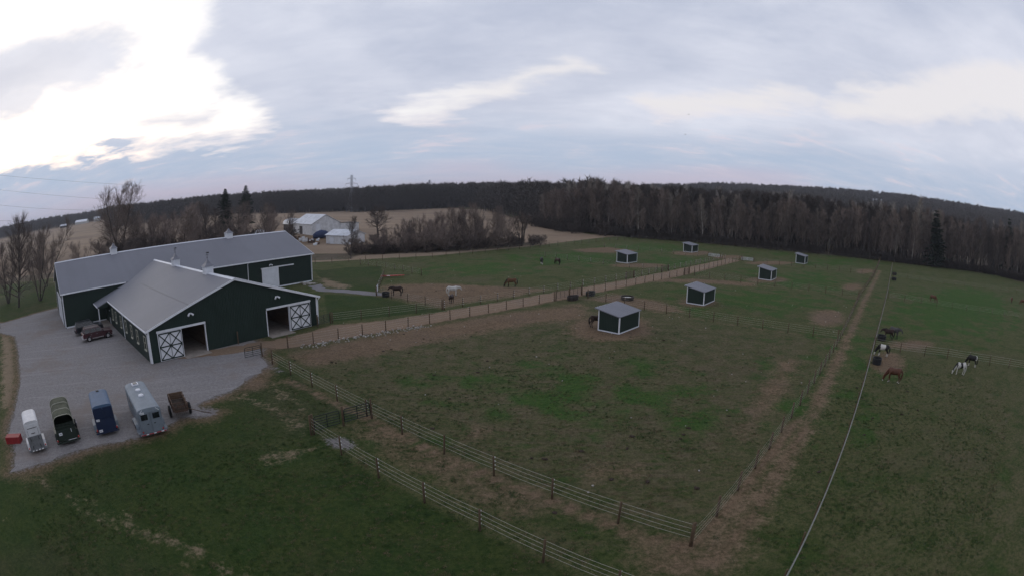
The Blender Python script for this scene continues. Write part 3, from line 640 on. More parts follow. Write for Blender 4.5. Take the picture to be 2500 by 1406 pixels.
for x, y in ((0,0),(AL,0),(0,AW),(AL,AW)):
    b = MB(); b.bb(x-.04 if x == 0 else x-.16, x+.16 if x == 0 else x+.04, y-.04 if y == 0 else y-.16, y+.16 if y == 0 else y+.04, .35, AE-.12); b.build('corner_trim', M_white, A)
for x0, x1 in ((.17, BX0-.1), (BX1+.1, 40.2), (44.05, AL-.17)): MB().bb(x0, x1, -.03, -.005, .0, .22).build('base_board', M_wmetal, A)
gutter_pipe(A, [(.05,-.36,AE-.2),(.05,-.12,AE-.5),(.05,-.1,.15)], .07)
gutter_pipe(A, [(37.3,-.36,AE-.2),(37.3,-.12,AE-.5),(37.3,-.1,.15)], .07)
gutter_pipe(A, [(AL-.05,-.36,AE-.2),(AL-.05,-.12,AE-.5),(AL-.05,-.1,.15)], .07)
b = MB(); b.bb(40.1, 47.4, -.16, -.03, 3.62, 3.82); b.build('door_track', M_white, A)
dr = MB().bb(40.25, 43.9, -.13, -.05, .1, 3.6).build('sliding_door', M_wmetal, A)
for x in (40.29, 43.86): MB().bb(x-.06, x+.06, -.155, -.132, .1, 3.6).build('door_stile', M_white, dr)
for y0, y1 in ((2.4, 7.2), (8.6, 13.4)):
    d2 = MB().bb(-.13, -.05, y0, y1, .1, 3.85).build('sliding_door', M_wmetal, A)
    for y in (y0+.05, y1-.05): MB().bb(-.155, -.132, y-.06, y+.06, .1, 3.85).build('door_stile', M_white, d2)
    MB().bb(-.2, -.03, y0-.2, y1+.5, 3.88, 4.08).build('door_track', M_white, A)
yard_light(A, 42.2, 0, 4.25)
cupola(A, 12.9, AW/2, AR, 1.3, False, False)
cupola(A, 38.45, AW/2, AR, 1.3, False, False)

# ------------------------------------------------------------------ stable
S = thing('stable', 'wide green stable with two white cross-braced doors, nearest the gravel yard', 'barn', (AX, AY, 0), AYAW)
O1, O2 = (12.85, 15.95), (24.55, 27.80)      # door openings
DH = 3.12
def gz(x): return BE + sB*(min(x-BX0, BX1-x)+.3) - .14
# front gable wall built in strips around the two openings
b = MB()
def gstrip(x0, x1, z0):
    pts = [(x0, z0), (x1, z0), (x1, gz(x1))]
    if x0 < BXC < x1: pts.append((BXC, gz(BXC)))
    pts.append((x0, gz(x0))); b.prism(pts, 1, BY0, BY0+.18)
for x0, x1, z0 in ((BX0, O1[0], 0), (O1[0], O1[1], DH), (O1[1], O2[0], 0), (O2[0], O2[1], DH), (O2[1], BX1, 0)): gstrip(x0, x1, z0)
b.build('front_wall', M_sidx, S)
# left wall with window openings
WY = [-6.8, -9.6, -13.35, -16.9, -20.4, -23.7, -27.5]
b = MB(); y = BY0+.18; zs, zh = 1.25, 2.62; ww = .42
for wy in sorted(WY):
    b.bb(BX0, BX0+.18, y, wy-ww, 0, BE-.1); b.bb(BX0, BX0+.18, wy-ww, wy+ww, 0, zs); b.bb(BX0, BX0+.18, wy-ww, wy+ww, zh, BE-.1); y = wy+ww
b.bb(BX0, BX0+.18, y, -4.1, 0, BE-.1); b.bb(BX0, BX0+.18, -4.1, -3.1, 2.1, BE-.1); b.bb(BX0, BX0+.18, -3.1, -.02, 0, BE-.1)
b.build('left_wall', M_sidy, S)
MB().bb(BX1-.18, BX1, BY0+.18, -.02, 0, BE-.1).build('right_wall', M_sidy, S)
for wy in WY:
    wn = MB()
    for y0, y1, z0, z1 in ((wy-ww-.09, wy-ww, zs-.09, zh+.09), (wy+ww, wy+ww+.09, zs-.09, zh+.09), (wy-ww, wy+ww, zh, zh+.09), (wy-ww, wy+ww, zs-.09, zs)):
        wn.bb(BX0-.05, BX0-.004, y0, y1, z0, z1)
    wf = wn.build('window', M_cream, S)
    MB().bb(BX0-.12, BX0-.052, wy-ww-.14, wy+ww+.14, zs-.15, zs-.092).build('sill', M_cream, wf)
    MB().bb(BX0+.05, BX0+.07, wy-ww, wy+ww, zs, zh).build('pane', M_glass, wf)
    MB().bb(BX0+.02, BX0+.048, wy-ww, wy+ww, (zs+zh)/2-.03, (zs+zh)/2+.03).build('sash_bar', M_cream, wf)
ed = MB().bb(BX0+.03, BX0+.1, -4.1, -3.1, .05, 2.1).build('entry_door', M_wmetal, S)
MB().bb(BX0-.03, BX0+.028, -3.95, -3.25, 1.05, 1.95).build('door_light', M_glass, ed)
MB().box((BX0-.02, -4.0, 1.0), (.1,.06,.06)).build('door_knob', M_chrome, ed)
# roof: left slope drops further over the porch next to the arena
YB = 5.72
def bslab(xa, za, xb, zb, y0, y1, th=.12):
    m_ = MB(); m_.add([(xa,y0,za),(xb,y0,zb),(xb,y1,zb),(xa,y1,za),(xa,y0,za-th),(xb,y0,zb-th),(xb,y1,zb-th),(xa,y1,za-th)],
                      [(0,1,2,3),(7,6,5,4),(0,4,5,1),(1,5,6,2),(2,6,7,3),(3,7,4,0)]); return m_
y0 = BY0-.25
# main slopes run to the arena wall, then narrow triangles climb the arena roof
def slope(side):
    m_ = MB(); xe = BX0-.3 if side < 0 else BX1+.3; yv = -.30
    # where this slope meets the arena eave line z=AE at y=-.32
    zt = AE; xt = BXC + side*(BP-zt)/sB
    top = [(xe, y0, BE), (BXC, y0, BP), (BXC, YB, BP), (xt, -.30, AE+.02), (xe, -.06, BE)]
    if side > 0: pass
    n = len(top); bot = [(x, y, z-.12) for x, y, z in top]
    f = [tuple(range(n)), tuple(range(2*n-1, n-1, -1))] + [(i, (i+1) % n, n+(i+1) % n, n+i) for i in range(n)]
    m_.add(top+bot, f); return m_
slope(-1).build('roof', M_roofy, S); slope(1).build('roof', M_roofy, S)
xs0 = BXC-(BW/2)*.52; zs0 = BP-sB*(BXC-xs0)
bslab(xs0-.16, zs0-sB*.16+.012, xs0, zs0+.03, y0+.05, -6.5, .02).build('panel_lap', mat('roof_lap', (.12,.123,.142), .6, var=.2, scale=2), S)
PW = 2.03; PYF = BY0+24.72
pr = bslab(BX0-.305, BE, BX0-.3-PW, BE-sB*PW, PYF, -.05).build('porch_roof', M_roofy, S)
MB().bb(BX0-.3-PW-.1, BX0-.3-PW-.005, PYF, -.1, BE-sB*PW-.16, BE-sB*PW+.0).build('gutter', M_white, pr)
pz = BE-sB*PW
b = MB(); b.add([(BX0-.3,PYF-.03,BE-.12),(BX0-.3-PW,PYF-.03,pz-.12),(BX0-.3-PW,PYF-.03,pz-.28),(BX0-.3,PYF-.03,pz-.28),(BX0-.3,PYF+.02,BE-.12),(BX0-.3-PW,PYF+.02,pz-.12),(BX0-.3-PW,PYF+.02,pz-.28),(BX0-.3,PYF+.02,pz-.28)],
                [(0,1,2,3),(7,6,5,4),(0,4,5,1),(1,5,6,2),(2,6,7,3),(3,7,4,0)]); b.build('porch_gable', M_green, pr)
MB().bb(BX0-.3-PW+.12, BX0-.3-PW+.26, PYF+.1, PYF+.24, 0, pz-.13).build('porch_post', M_white, S)
gutter_pipe(S, [(BX0-.36-PW,PYF+.05,pz-.12),(BX0-.1-PW,PYF-.05,pz-.3),(BX0-.1-PW,PYF-.02,.1)], .055)
MB().bb(BX0-.3-PW-.2, BX0-.02, PYF-.2, -.1, .0, .09).build('porch_slab', M_floor, S)
b = MB(); b.prism([(BXC-.34,BP-.09),(BXC,BP+.06),(BXC+.34,BP-.09),(BXC,BP+.025)], 1, y0-.03, YB-.2); b.build('ridge_cap', M_wmetal, S)
b = MB()
for s in (-1, 1):
    xe = BX0-.32 if s < 0 else BX1+.32
    pts = [(xe, BE+.0), (BXC, BP+.02), (BXC, BP-.2), (xe, BE-.22)]
    b.prism(pts, 1, y0-.05, y0-.005)
b.build('rake_trim', M_white, S)
for xe, y1 in ((BX0-.42, PYF-.05), (BX1+.32, -.1)):
    MB().bb(xe, xe+.1, y0, y1, BE-.17, BE-.005).build('gutter', M_white, S)
for x in (BX0, BX1): MB().bb(x-.04 if x == BX0 else x-.17, x+.17 if x == BX0 else x+.04, BY0-.04, BY0+.12, .04, BE-.12).build('corner_trim', M_white, S)
gutter_pipe(S, [(BX0-.36,-15.4,BE-.15),(BX0-.1,-15.4,BE-.5),(BX0-.08,-15.4,.1)], .055)
gutter_pipe(S, [(BX0-.36,BY0-.1,BE-.15),(BX0-.12,BY0-.02,BE-.5),(BX0-.1,BY0+.1,.1)], .055)
gutter_pipe(S, [(BX1+.36,BY0-.1,BE-.15),(BX1+.12,BY0-.02,BE-.5),(BX1+.12,BY0+.1,.1)], .06)
# sliding doors with green cross bracing on white panels
def xdoor(x0, x1):
    yd = BY0-.07
    d = MB().bb(x0, x1, yd-.05, yd, .06, DH-.02).build('sliding_door', M_white, S)
    yf = yd-.052; xm, zm = (x0+x1)/2, (DH+.04)/2; W_ = .13
    def brd(a, c, wd=W_, dep=0.0): 
        m_ = MB(); m_.bar((a[0], yf-.016-dep, a[1]), (c[0], yf-.016-dep, c[1]), .03, wd); return m_.build('brace_board', M_green, d)
    i = .12; xa, xb, za, zb = x0+i, x1-i, .06+i, DH-.02-i
    for a, c in (((xa,za),(xb,za)), ((xa,zb),(xb,zb))): brd(a, c)
    for a, c in (((xa,za),(xa,zb)), ((xb,za),(xb,zb)), ((xm,za),(xm,zb))): brd(a, c, dep=.004)
    brd((xa,zm), (xb,zm), dep=.008)
    for X0, X1 in ((xa,xm),(xm,xb)):
        for Z0, Z1 in ((za,zm),(zm,zb)):
            if (X0 == xa) == (Z0 == za): brd((X0,Z0),(X1,Z1), .12, .012); brd((X0,Z1),(X1,Z0), .12, .016)
            else: brd((X0,Z1),(X1,Z0), .12, .012); brd((X0,Z0),(X1,Z1), .12, .016)
    return d
xdoor(9.66, 12.84); xdoor(27.82, 31.0)
for x0, x1 in ((9.6, 16.02), (24.5, 31.05)): MB().bb(x0, x1, BY0-.2, BY0-.02, DH+.02, DH+.22).build('door_track', M_white, S)
for x in (O1[1]+.04, O2[0]-.04): MB().bb(x-.05, x+.05, BY0-.06, BY0+.19, 0, DH).build('door_jamb', M_white, S)
for x in (O1[0]-.03, O2[1]+.03): MB().bb(x-.04, x+.04, BY0-.02, BY0+.19, 0, DH).build('door_jamb', M_white, S)
for x0, x1 in (O1, O2): MB().bb(x0-.1, x1+.1, BY0-1.15, BY0+.6, .0, .055).build('concrete_apron', M_floor, S)
yard_light(S, 14.2, BY0, 4.5); yard_light(S, 26.1, BY0, 4.5)
# stall aisles inside
for x0, x1 in ((11.6, 16.6), (24.0, 29.0)):
    MB().bb(x0, x1, BY0+.62, -1, .0, .05).build('aisle_floor', M_floor, S)
    for xw in (x0-.1, x1+.1): MB().bb(xw-.06, xw+.06, BY0+.3, -1, 0, 2.4).build('stall_front', M_stall, S)
cupola(S, BXC, -7.4, BP, 1.15, True, True); cupola(S, BXC, -21.3, BP, 1.15, True, True)

# ------------------------------------------------------------------ run-in sheds
SW, SD, SHL, SHR, SYAW = 2.95, 4.76, 2.60, 2.08, -0.7394
M_ssx = ribbed('shed_siding_x', GREEN, .5, .25, 0, .23); M_ssy = ribbed('shed_siding_y', GREEN, .5, .25, 1, .23)
M_sroof = ribbed('shed_roof', ROOFC, .55, .2, 1, .23, var=.05)
def make_shed():
    t = thing('run_in_shed', 'shed', 'shed', (0,0,0), SYAW)
    # local: front visible corner at origin; x to -SW is the tall open side, y to SD
    zz = lambda x: SHR + (SHL-SHR)*(-x/SW)
    for y in (0.0, SD-.1):
        b = MB(); b.prism([(-SW,.12),(0,.12),(0,zz(0)-.02),(-SW,zz(-SW)-.02)], 1, y, y+.1); b.build('side_wall', M_ssx, t)
    MB().bb(-.1, -.002, .1, SD-.1, .12, SHR-.02).build('rear_wall', M_ssy, t)
    for x, y, h in ((0,0,SHR),(0,SD,SHR),(-SW,0,SHL),(-SW,SD,SHL)):
        sx = 1 if x == 0 else -1; sy = 1 if y == SD else -1
        MB().bb(x-sx*.1, x+sx*.03, y-sy*.1, y+sy*.03, .02, h-.03).build('corner_post', M_white, t)
    MB().bb(-.02, .028, .1, SD-.1, .0, .14).build('skid_board', M_wmetal, t)
    for y in (-.028, SD-.02): MB().bb(-SW+.1, -.1, y, y+.048, .0, .14).build('skid_board', M_wmetal, t)
    MB().bb(-SW-.02, -SW+.08, .1, SD-.1, SHL-.3, SHL-.05).build('header', M_green, t)
    b = MB(); f = .42; o_ = .16; k = (SHL-SHR)/SW
    b.prism([(-SW-f, SHL+k*f+.04), (o_, SHR-k*o_+.04), (o_, SHR-k*o_-.02), (-SW-f, SHL+k*f-.02)], 1, -.2, SD+.2)
    r = b.build('roof', M_sroof, t)
    MB().bb(-SW-f-.03, -SW-f-.004, -.2, SD+.2, SHL+k*f-.1, SHL+k*f+.045).build('fascia', M_wmetal, r)
    for y in (-.225, SD+.204):
        b = MB(); b.prism([(-SW-f, SHL+k*f+.042), (o_, SHR-k*o_+.042), (o_, SHR-k*o_-.07), (-SW-f, SHL+k*f-.07)], 1, y, y+.02); b.build('roof_edge', M_roofx, r)
    return t
shed0 = make_shed()
SHEDS = [((12.36,58.77), 'nearest and largest looking green run-in shed, with a horse standing at its open side'),
         ((28.90,74.66), 'green run-in shed alone in the second paddock right of the dirt lane'),
         ((54.30,99.60), 'green run-in shed in the third paddock right of the dirt lane, brown dirt around it'),
         ((26.84,121.9), 'green run-in shed left of the dirt lane, nearer of the two on that side'),
         ((53.08,149.87), 'farthest green run-in shed left of the dirt lane, close to the woods'),
         ((82.58,130.38), 'farthest green run-in shed right of the dirt lane, close to the woods')]
for i, ((x, y), lab) in enumerate(SHEDS):
    t = shed0 if i == 0 else copy_tree(shed0)
    t.location = (x, y, 0); tag(t, lab, 'shed', 'run-in sheds in the paddocks')
# ------------------------------------------------------------------ fences
POSTM = {}
def post_mesh(h, r):
    k = (h, r)
    if k not in POSTM:
        m_ = MB(); m_.tube([(0,0,-.2),(0,0,h-.03),(0,0,h)], [r, r*.95, r*.7], 8); POSTM[k] = m_.mesh('post', M_post, True)
    return POSTM[k]
def resample(line, step):
    pts = [Vector((*p, 0)) for p in line]; L = [0.0]
    for a, c in zip(pts, pts[1:]): L.append(L[-1]+(c-a).length)
    n = max(1, round(L[-1]/step)); out = []
    for i in range(n+1):
        s_ = L[-1]*i/n; j = max(k for k in range(len(L)) if L[k] <= s_+1e-9); j = min(j, len(pts)-2)
        out.append(pts[j].lerp(pts[j+1], (s_-L[j])/max(L[j+1]-L[j], 1e-9)))
    return out
def fence(label, line, step, h=1.3, r=.065, wires=4, wr=.0065, ztop=1.22, zlow=.42, insul=True, big_ends=True, wmat=None, side=.09, straight=True):
    pts = resample(line, step)
    t = thing('wire_fence', label, 'fence', (pts[0].x, pts[0].y, 0))
    base = pts[0].copy(); rr = random.Random(label)
    for i, p in enumerate(pts):
        q = p-base; e = big_ends and i in (0, len(pts)-1)
        o = obj('post', post_mesh(h+.12 if e else h, r*1.3 if e else r), t, q, rr.uniform(0, 6))
        o.rotation_euler.x = rr.gauss(0, .018); o.rotation_euler.y = rr.gauss(0, .018)
    ins = MB()
    for k in range(wires):
        z = zlow+(ztop-zlow)*k/max(1, wires-1); w_ = MB(); path = []
        for i, p in enumerate(pts):
            a = pts[max(i-1, 0)]; c = pts[min(i+1, len(pts)-1)]; d = (c-a).normalized(); nrm = Vector((-d.y, d.x, 0))
            q = p-base+nrm*side+Vector((0,0,z)); path.append(q)
            if insul: ins.box(q-nrm*.02, (.07,.07,.07), math.atan2(d.y, d.x))
            if i < len(pts)-1:
                nx_ = pts[i+1]-base+nrm*side+Vector((0,0,z)); path.append(q.lerp(nx_, .5)-Vector((0,0,rr.uniform(.005,.03))))
        w_.tube(path, wr, 4, False); w_.build('wire', wmat or M_wire, t)
    if insul and ins.v: tag(ins.build('insulators', M_insul, t), kind='stuff')
    return t
fence('four-strand rope fence along the lawn at the lower edge of the picture', L_F0, 4.15, h=1.35, wr=.010)
fence('four-strand fence on the near side of the near paddock, gravel strip at its foot', L_F1, 4.1, h=1.35, wr=.010)
fence('long brown-post fence between the paddocks and the grassy lane on the right', L_F2, 3.12, r=.08, side=-.09, wr=.005, insul=False)
fence('long white-roped fence on the right side of the grassy lane, seen along its length', L_F3, 3.2, h=1.28, r=.055, wires=4, wr=.009, side=-.1, wmat=M_wire2, insul=False)
fence('fence with white insulators along the right edge of the dirt lane, nearest the stable', L_L1a, 3.12)
fence('fence along the right edge of the dirt lane, middle stretch between two gates', L_L1b, 3.1)
fence('fence along the right edge of the dirt lane, farthest stretch', L_L1c, 3.0)
fence('fence along the left edge of the dirt lane, beside the white horse', L_L0a, 3.1, side=-.09)
fence('short fence along the left edge of the dirt lane, between two gates', L_L0b, 3.0, side=-.09)
fence('fence along the left edge of the dirt lane, farthest stretch', L_L0c, 3.0, side=-.09)
fence('cross fence between the near paddock and the second one', L_C1, 3.55)
fence('cross fence between the second and third paddock right of the lane', L_C2, 3.5, wr=.005)
fence('cross fence between the third and last paddock right of the lane', L_C3, 3.6, wr=.005)
fence('cross fence left of the lane, in front of the nearer shed on that side', L_D1, 3.4, wr=.005)
fence('cross fence left of the lane, in front of the far shed on that side', L_D2, 3.6, wr=.005)
fence('perimeter fence at the foot of the brushy hedgerow', L_P1, 4.2, wr=.005)
fence('perimeter fence at the foot of the woods', L_P2, 4.5, wr=.005)
fence('short fence between the small green lawn and the pasture with the dark bay horse', L_E1, 3.6)
fence('short fence running away from the gate post beside the gravel path', L_E2, 3.3)
fence('fence behind the red harrow, at the far end of the small lawn', L_E3, 3.5)
fence('fence with pale ropes along the small lawn beside the dirt lane', L_E4, 3.8, wr=.010)
fence('nearest cross fence in the right-hand pasture, beside the spotted horses', L_R1, 3.9, r=.06, wr=.010)
fence('middle cross fence in the right-hand pasture', L_R2, 4.0, r=.05, wr=.007)
fence('farthest cross fence in the right-hand pasture', L_R3, 4.6, r=.05)

def tube_gate(label, a, b, h0=.28, h1=1.25, bars=6, r=.028, mat_=None, posts=(True, True), stays=1, name='tube_gate'):
    a = Vector((*a, 0)); b = Vector((*b, 0)); L = (b-a).length; yaw = math.atan2((b-a).y, (b-a).x)
    t = thing(name, label, 'gate', a, yaw); m_ = mat_ or M_gate; i = .12
    fr = MB(); c = .16
    fr.tube([(i,0,h0),(i,0,h1-c),(i+c*.3,0,h1-c*.3),(i+c,0,h1),(L-i-c,0,h1),(L-i-c*.3,0,h1-c*.3),(L-i,0,h1-c),(L-i,0,h0),(i,0,h0)], r*1.15, 6, False); fr.build('gate_frame', m_, t)
    for k in range(1, bars-1):
        z = h0+(h1-h0)*k/(bars-1); MB().tube([(i,0,z),(L-i,0,z)], r, 6).build('rail', m_, t)
    for k in range(stays):
        x = L*(k+1)/(stays+1); MB().tube([(x,0,h0),(x,0,h1)], r*1.1, 6).build('upright', m_, t)
    for x, p in ((0, posts[0]), (L, posts[1])):
        if p: obj('gate_post', post_mesh(1.5, .085), t, (x,0,0))
    return t
tube_gate('open tube gate standing by the corner of the near paddock, in front of the stable', (-27.0,45.75), (-25.6,47.4), posts=(False, True), stays=1)
tube_gate('dark green tube gate on the lawn, left one of the pair', (-13.5,31.1), (-11.9,32.75), stays=1, posts=(True, False))
tube_gate('dark green tube gate on the lawn, right one of the pair beside the double post', (-11.8,32.85), (-10.1,34.55), stays=1, posts=(True, True))
tube_gate('tube gate in the lane fence, nearer one of the closed pair', (6.5,78.25), (8.65,80.35), stays=2, mat_=mat('gate_brown', (.075,.05,.04), .6, var=.2), posts=(True, False))
tube_gate('tube gate in the lane fence, farther one of the closed pair', (8.75,80.45), (10.9,82.5), stays=2, mat_=MATS['gate_brown'])
tube_gate('tube gate on the left side of the dirt lane, nearer one', (21.7,98.85), (23.5,100.45), stays=1, mat_=MATS['gate_brown'])
tube_gate('tube gate on the left of the dirt lane, in front of the nearer left shed', (31.8,108.9), (33.8,111.0), stays=2, mat_=MATS['gate_brown'])
tube_gate('tube gate on the right side of the dirt lane, in front of the third paddock', (35.8,105.3), (37.4,107.1), stays=2, mat_=MATS['gate_brown'])
tube_gate('green tube gate against the right corner of the stable', (-23.9,60.3), (-22.8,62.2), stays=1)
tube_gate('pale tube gate lying open at the far end of the dirt lane, right side', (62.3,133.4), (65.3,131.3), stays=1, mat_=M_wmetal, h1=1.0, posts=(True, True))
tube_gate('pale tube gate at the far end of the dirt lane, left side', (54.6,140.0), (57.4,137.6), stays=1, mat_=M_wmetal, h1=1.0)
tube_gate('pale gate seen edge-on between the gravel path and the pasture', (-21.9,83.9), (-21.4,80.8), stays=1, mat_=M_wmetal)
hp = thing('hitching_post', 'lone wooden post standing against the middle of the stable front', 'post', (-30.73,51.11,0))
obj('post', post_mesh(1.5, .07), hp); MB().tube([(0,-.1,1.2),(0,.1,1.2)], .02, 6).build('tie_ring', M_chrome, hp)
hp = thing('gate_post', 'short dark posts at the left edge where the driveway enters', 'post', (-86.5,45.6,0))
obj('post', post_mesh(1.5, .09), hp, (0,0,0)); MB().tube([(0,-.12,1.1),(0,.12,1.1)], .02, 6).build('hinge_pin', M_chrome, hp)

# ------------------------------------------------------------------ wheels
def wheel(parent, c, r, w_, side, rim=True, rimmat=None):
    t_ = MB(); n = 20
    prof = [(-w_/2, r*.62), (-w_/2, r*.92), (-w_*.36, r), (w_*.36, r), (w_/2, r*.92), (w_/2, r*.62)]
    rings = [[(c[0]+math.cos(2*math.pi*k/n)*q, c[1]+yy, c[2]+math.sin(2*math.pi*k/n)*q) for k in range(n)] for yy, q in prof]
    t_.loft(rings, True); wl = t_.build('wheel', M_black, parent, True)
    if rim:
        m_ = MB(); m_.cyl((c[0], c[1]+side*w_*.42, c[2]), (c[0], c[1]+side*(w_/2+.012), c[2]), r*.6, r*.55, 16)
        for k in range(5):
            a = 2*math.pi*k/5; m_.bar((c[0], c[1]+side*(w_/2+.02), c[2]), (c[0]+math.cos(a)*r*.52, c[1]+side*(w_/2+.02), c[2]+math.sin(a)*r*.52), .05, .03)
        m_.build('rim', rimmat or M_chrome, wl)
    return wl

# ------------------------------------------------------------------ vehicles
def paint(name, col, rough=.28, var=.08, metal=0.0):
    m = mat(name, col, rough, metal, var=var, scale=1.2, spec=.5)
    m.node_tree.nodes['Principled BSDF'].inputs['Coat Weight'].default_value = .25
    return m
P_maroon = paint('maroon_paint', (.040,.008,.012)); P_navy = paint('blackish_blue_paint', (.010,.012,.016)); P_silver = paint('silver_trim', (.34,.33,.33), .4)
P_red = paint('red_lens', (.35,.015,.012)); P_amber = mat('clear_lens', (.6,.58,.5), .2, var=.05)
def suv(label, loc, yaw, body_mat, low_mat, group, stripe=True):
    t = thing('parked_car', label, 'car', loc, yaw, group)
    L, W_ = 5.05, 1.92; hw = W_/2
    # body side profile (x forward), with wheel arches cut in
    def arch(cx, r): return [(cx-r*math.cos(a), .36+r*math.sin(a)) for a in np.linspace(0, math.pi, 9)]
    prof = [(-L/2,.52),(-L/2+.02,.62)]
    low = [(-2.50,.50)] + [(x, z) for x, z in arch(-1.52,.47)] + [(-1.0,.34),(1.05,.34)] + [(x, z) for x, z in arch(1.72,.47)] + [(2.45,.46)]
    up = [(2.52,.62),(2.53,.92),(2.46,1.04),(1.30,1.15),(1.10,1.16),(-2.38,1.14),(-2.50,1.05)]
    pl = low+up
    rings = []
    for y, s in ((-hw,.93),(-hw+.06,1.0),(hw-.06,1.0),(hw,.93)):
        rings.append([(x, y, z if z < .6 else .6+(z-.6)*(1 if s == 1 else .96)) for x, z in pl])
    b_ = MB(); b_.loft(rings, True); b_.build('body', body_mat, t, False)
    # cabin with tumblehome
    cab = MB(); hb, ht = hw-.05, hw-.22; zb, zt = 1.13, 1.80
    bx = (-2.42, 1.12); tx = (-2.22, .42)
    cab.add([(bx[0],-hb,zb),(bx[1],-hb,zb),(bx[1],hb,zb),(bx[0],hb,zb),(tx[0],-ht,zt),(tx[1],-ht,zt),(tx[1],ht,zt),(tx[0],ht,zt)],
            [(3,2,1,0),(4,5,6,7),(0,1,5,4),(1,2,6,5),(2,3,7,6),(3,0,4,7)])
    cab.build('cabin', body_mat, t, False, .05)
    def side_pt(s, x, z, out=.012):
        f = (z-zb)/(zt-zb); return (x, s*(hb+(ht-hb)*f+out), z)
    for s in (-1, 1):
        for x0, x1, sl0, sl1 in ((-2.22,-1.28,.10,0),(-1.18,-.30,0,0),(-.20,.86,0,-.42)):
            z0, z1 = 1.19, 1.68
            q = [side_pt(s,x0,z0),side_pt(s,x1,z0),side_pt(s,x1+sl1,z1),side_pt(s,x0+sl0,z1)]
            q2 = [side_pt(s,p[0],p[2],.0) for p in q]
            MB().add(q+q2, [(0,1,2,3),(7,6,5,4),(0,4,5,1),(1,5,6,2),(2,6,7,3),(3,7,4,0)]).build('side_window', M_glass, t)
        for x0, x1 in ((-.25, .95), (-1.25, -.27)):
            d = MB(); d.bb(x0, x1, s*hw-.002 if s > 0 else s*hw-.012, s*hw+.012 if s > 0 else s*hw+.002, .42, 1.02); dd = d.build('door', body_mat, t)
            MB().box((x0+.14, s*(hw+.03), .95), (.18,.03,.05)).build('handle', P_silver if stripe else M_black, dd)
        if stripe: MB().bb(-.98, 1.02, s*(hw+.005), s*(hw+.035), .40, .47).build('side_moulding', P_silver, t)
        if stripe: MB().bb(-2.48, -2.02, s*(hw-.03), s*(hw+.02), .46, .54).build('bumper_end', P_silver, t)
        MB().box((.98, s*(hw+.14), 1.18), (.12,.22,.16)).build('mirror', M_black, t)
        MB().bb(2.40, 2.535, s*.52, s*.86, .74, .90).build('headlight', P_amber, t)
        MB().bb(-2.52, -2.44, s*.80, s*.95, .72, 1.08).build('tail_light', P_red, t)
        MB().tube([(-2.0, s*(ht-.12), zt+.07),(.15, s*(ht-.12), zt+.07)], .025, 6).build('roof_rail', P_silver if stripe else M_black, t)
        for cx in (-1.52, 1.72): wheel(t, (cx, s*(hw-.16), .37), .37, .25, s, rimmat=P_silver)
    ws = [(1.13,-hb+.12,zb+.04),(1.13,hb-.12,zb+.04),(.50,ht-.08,zt-.09),(.50,-ht+.08,zt-.09)]
    MB().add([(x+.03,y,z+.02) for x,y,z in ws]+[(x-.05,y,z-.05) for x,y,z in ws], [(0,1,2,3),(7,6,5,4),(0,4,5,1),(1,5,6,2),(2,6,7,3),(3,7,4,0)]).build('windscreen', M_glass, t)
    rw = [(-2.42,-hb+.15,1.2),(-2.42,hb-.15,1.2),(-2.27,ht-.1,1.70),(-2.27,-ht+.1,1.70)]
    MB().add([(x-.03,y,z) for x,y,z in rw]+[(x+.05,y,z) for x,y,z in rw], [(0,1,2,3),(7,6,5,4),(0,4,5,1),(1,5,6,2),(2,6,7,3),(3,7,4,0)]).build('rear_window', M_glass, t)
    MB().bb(2.46, 2.64, -hw+.04, hw-.04, .42, .60).build('front_bumper', P_silver if stripe else M_black, t, False, .03)
    MB().bb(-2.66, -2.48, -hw+.04, hw-.04, .42, .58).build('rear_bumper', P_silver if stripe else M_black, t, False, .03)
    MB().bb(2.50, 2.56, -.5, .5, .68, .92).build('grille', M_chrome, t)
    MB().bb(-2.545, -2.51, -.17, .17, .72, .86).build('licence_plate', M_white, t)
    return t
suv('maroon four-door utility vehicle with silver side stripe parked beside the stable windows', (-54.35,48.15,0), R(57.5), P_maroon, P_silver, 'cars parked by the stable')
suv('dark utility vehicle parked behind the maroon one, close to the arena wall', (-58.9,50.4,0), R(57.5), P_navy, P_navy, 'cars parked by the stable', stripe=False)

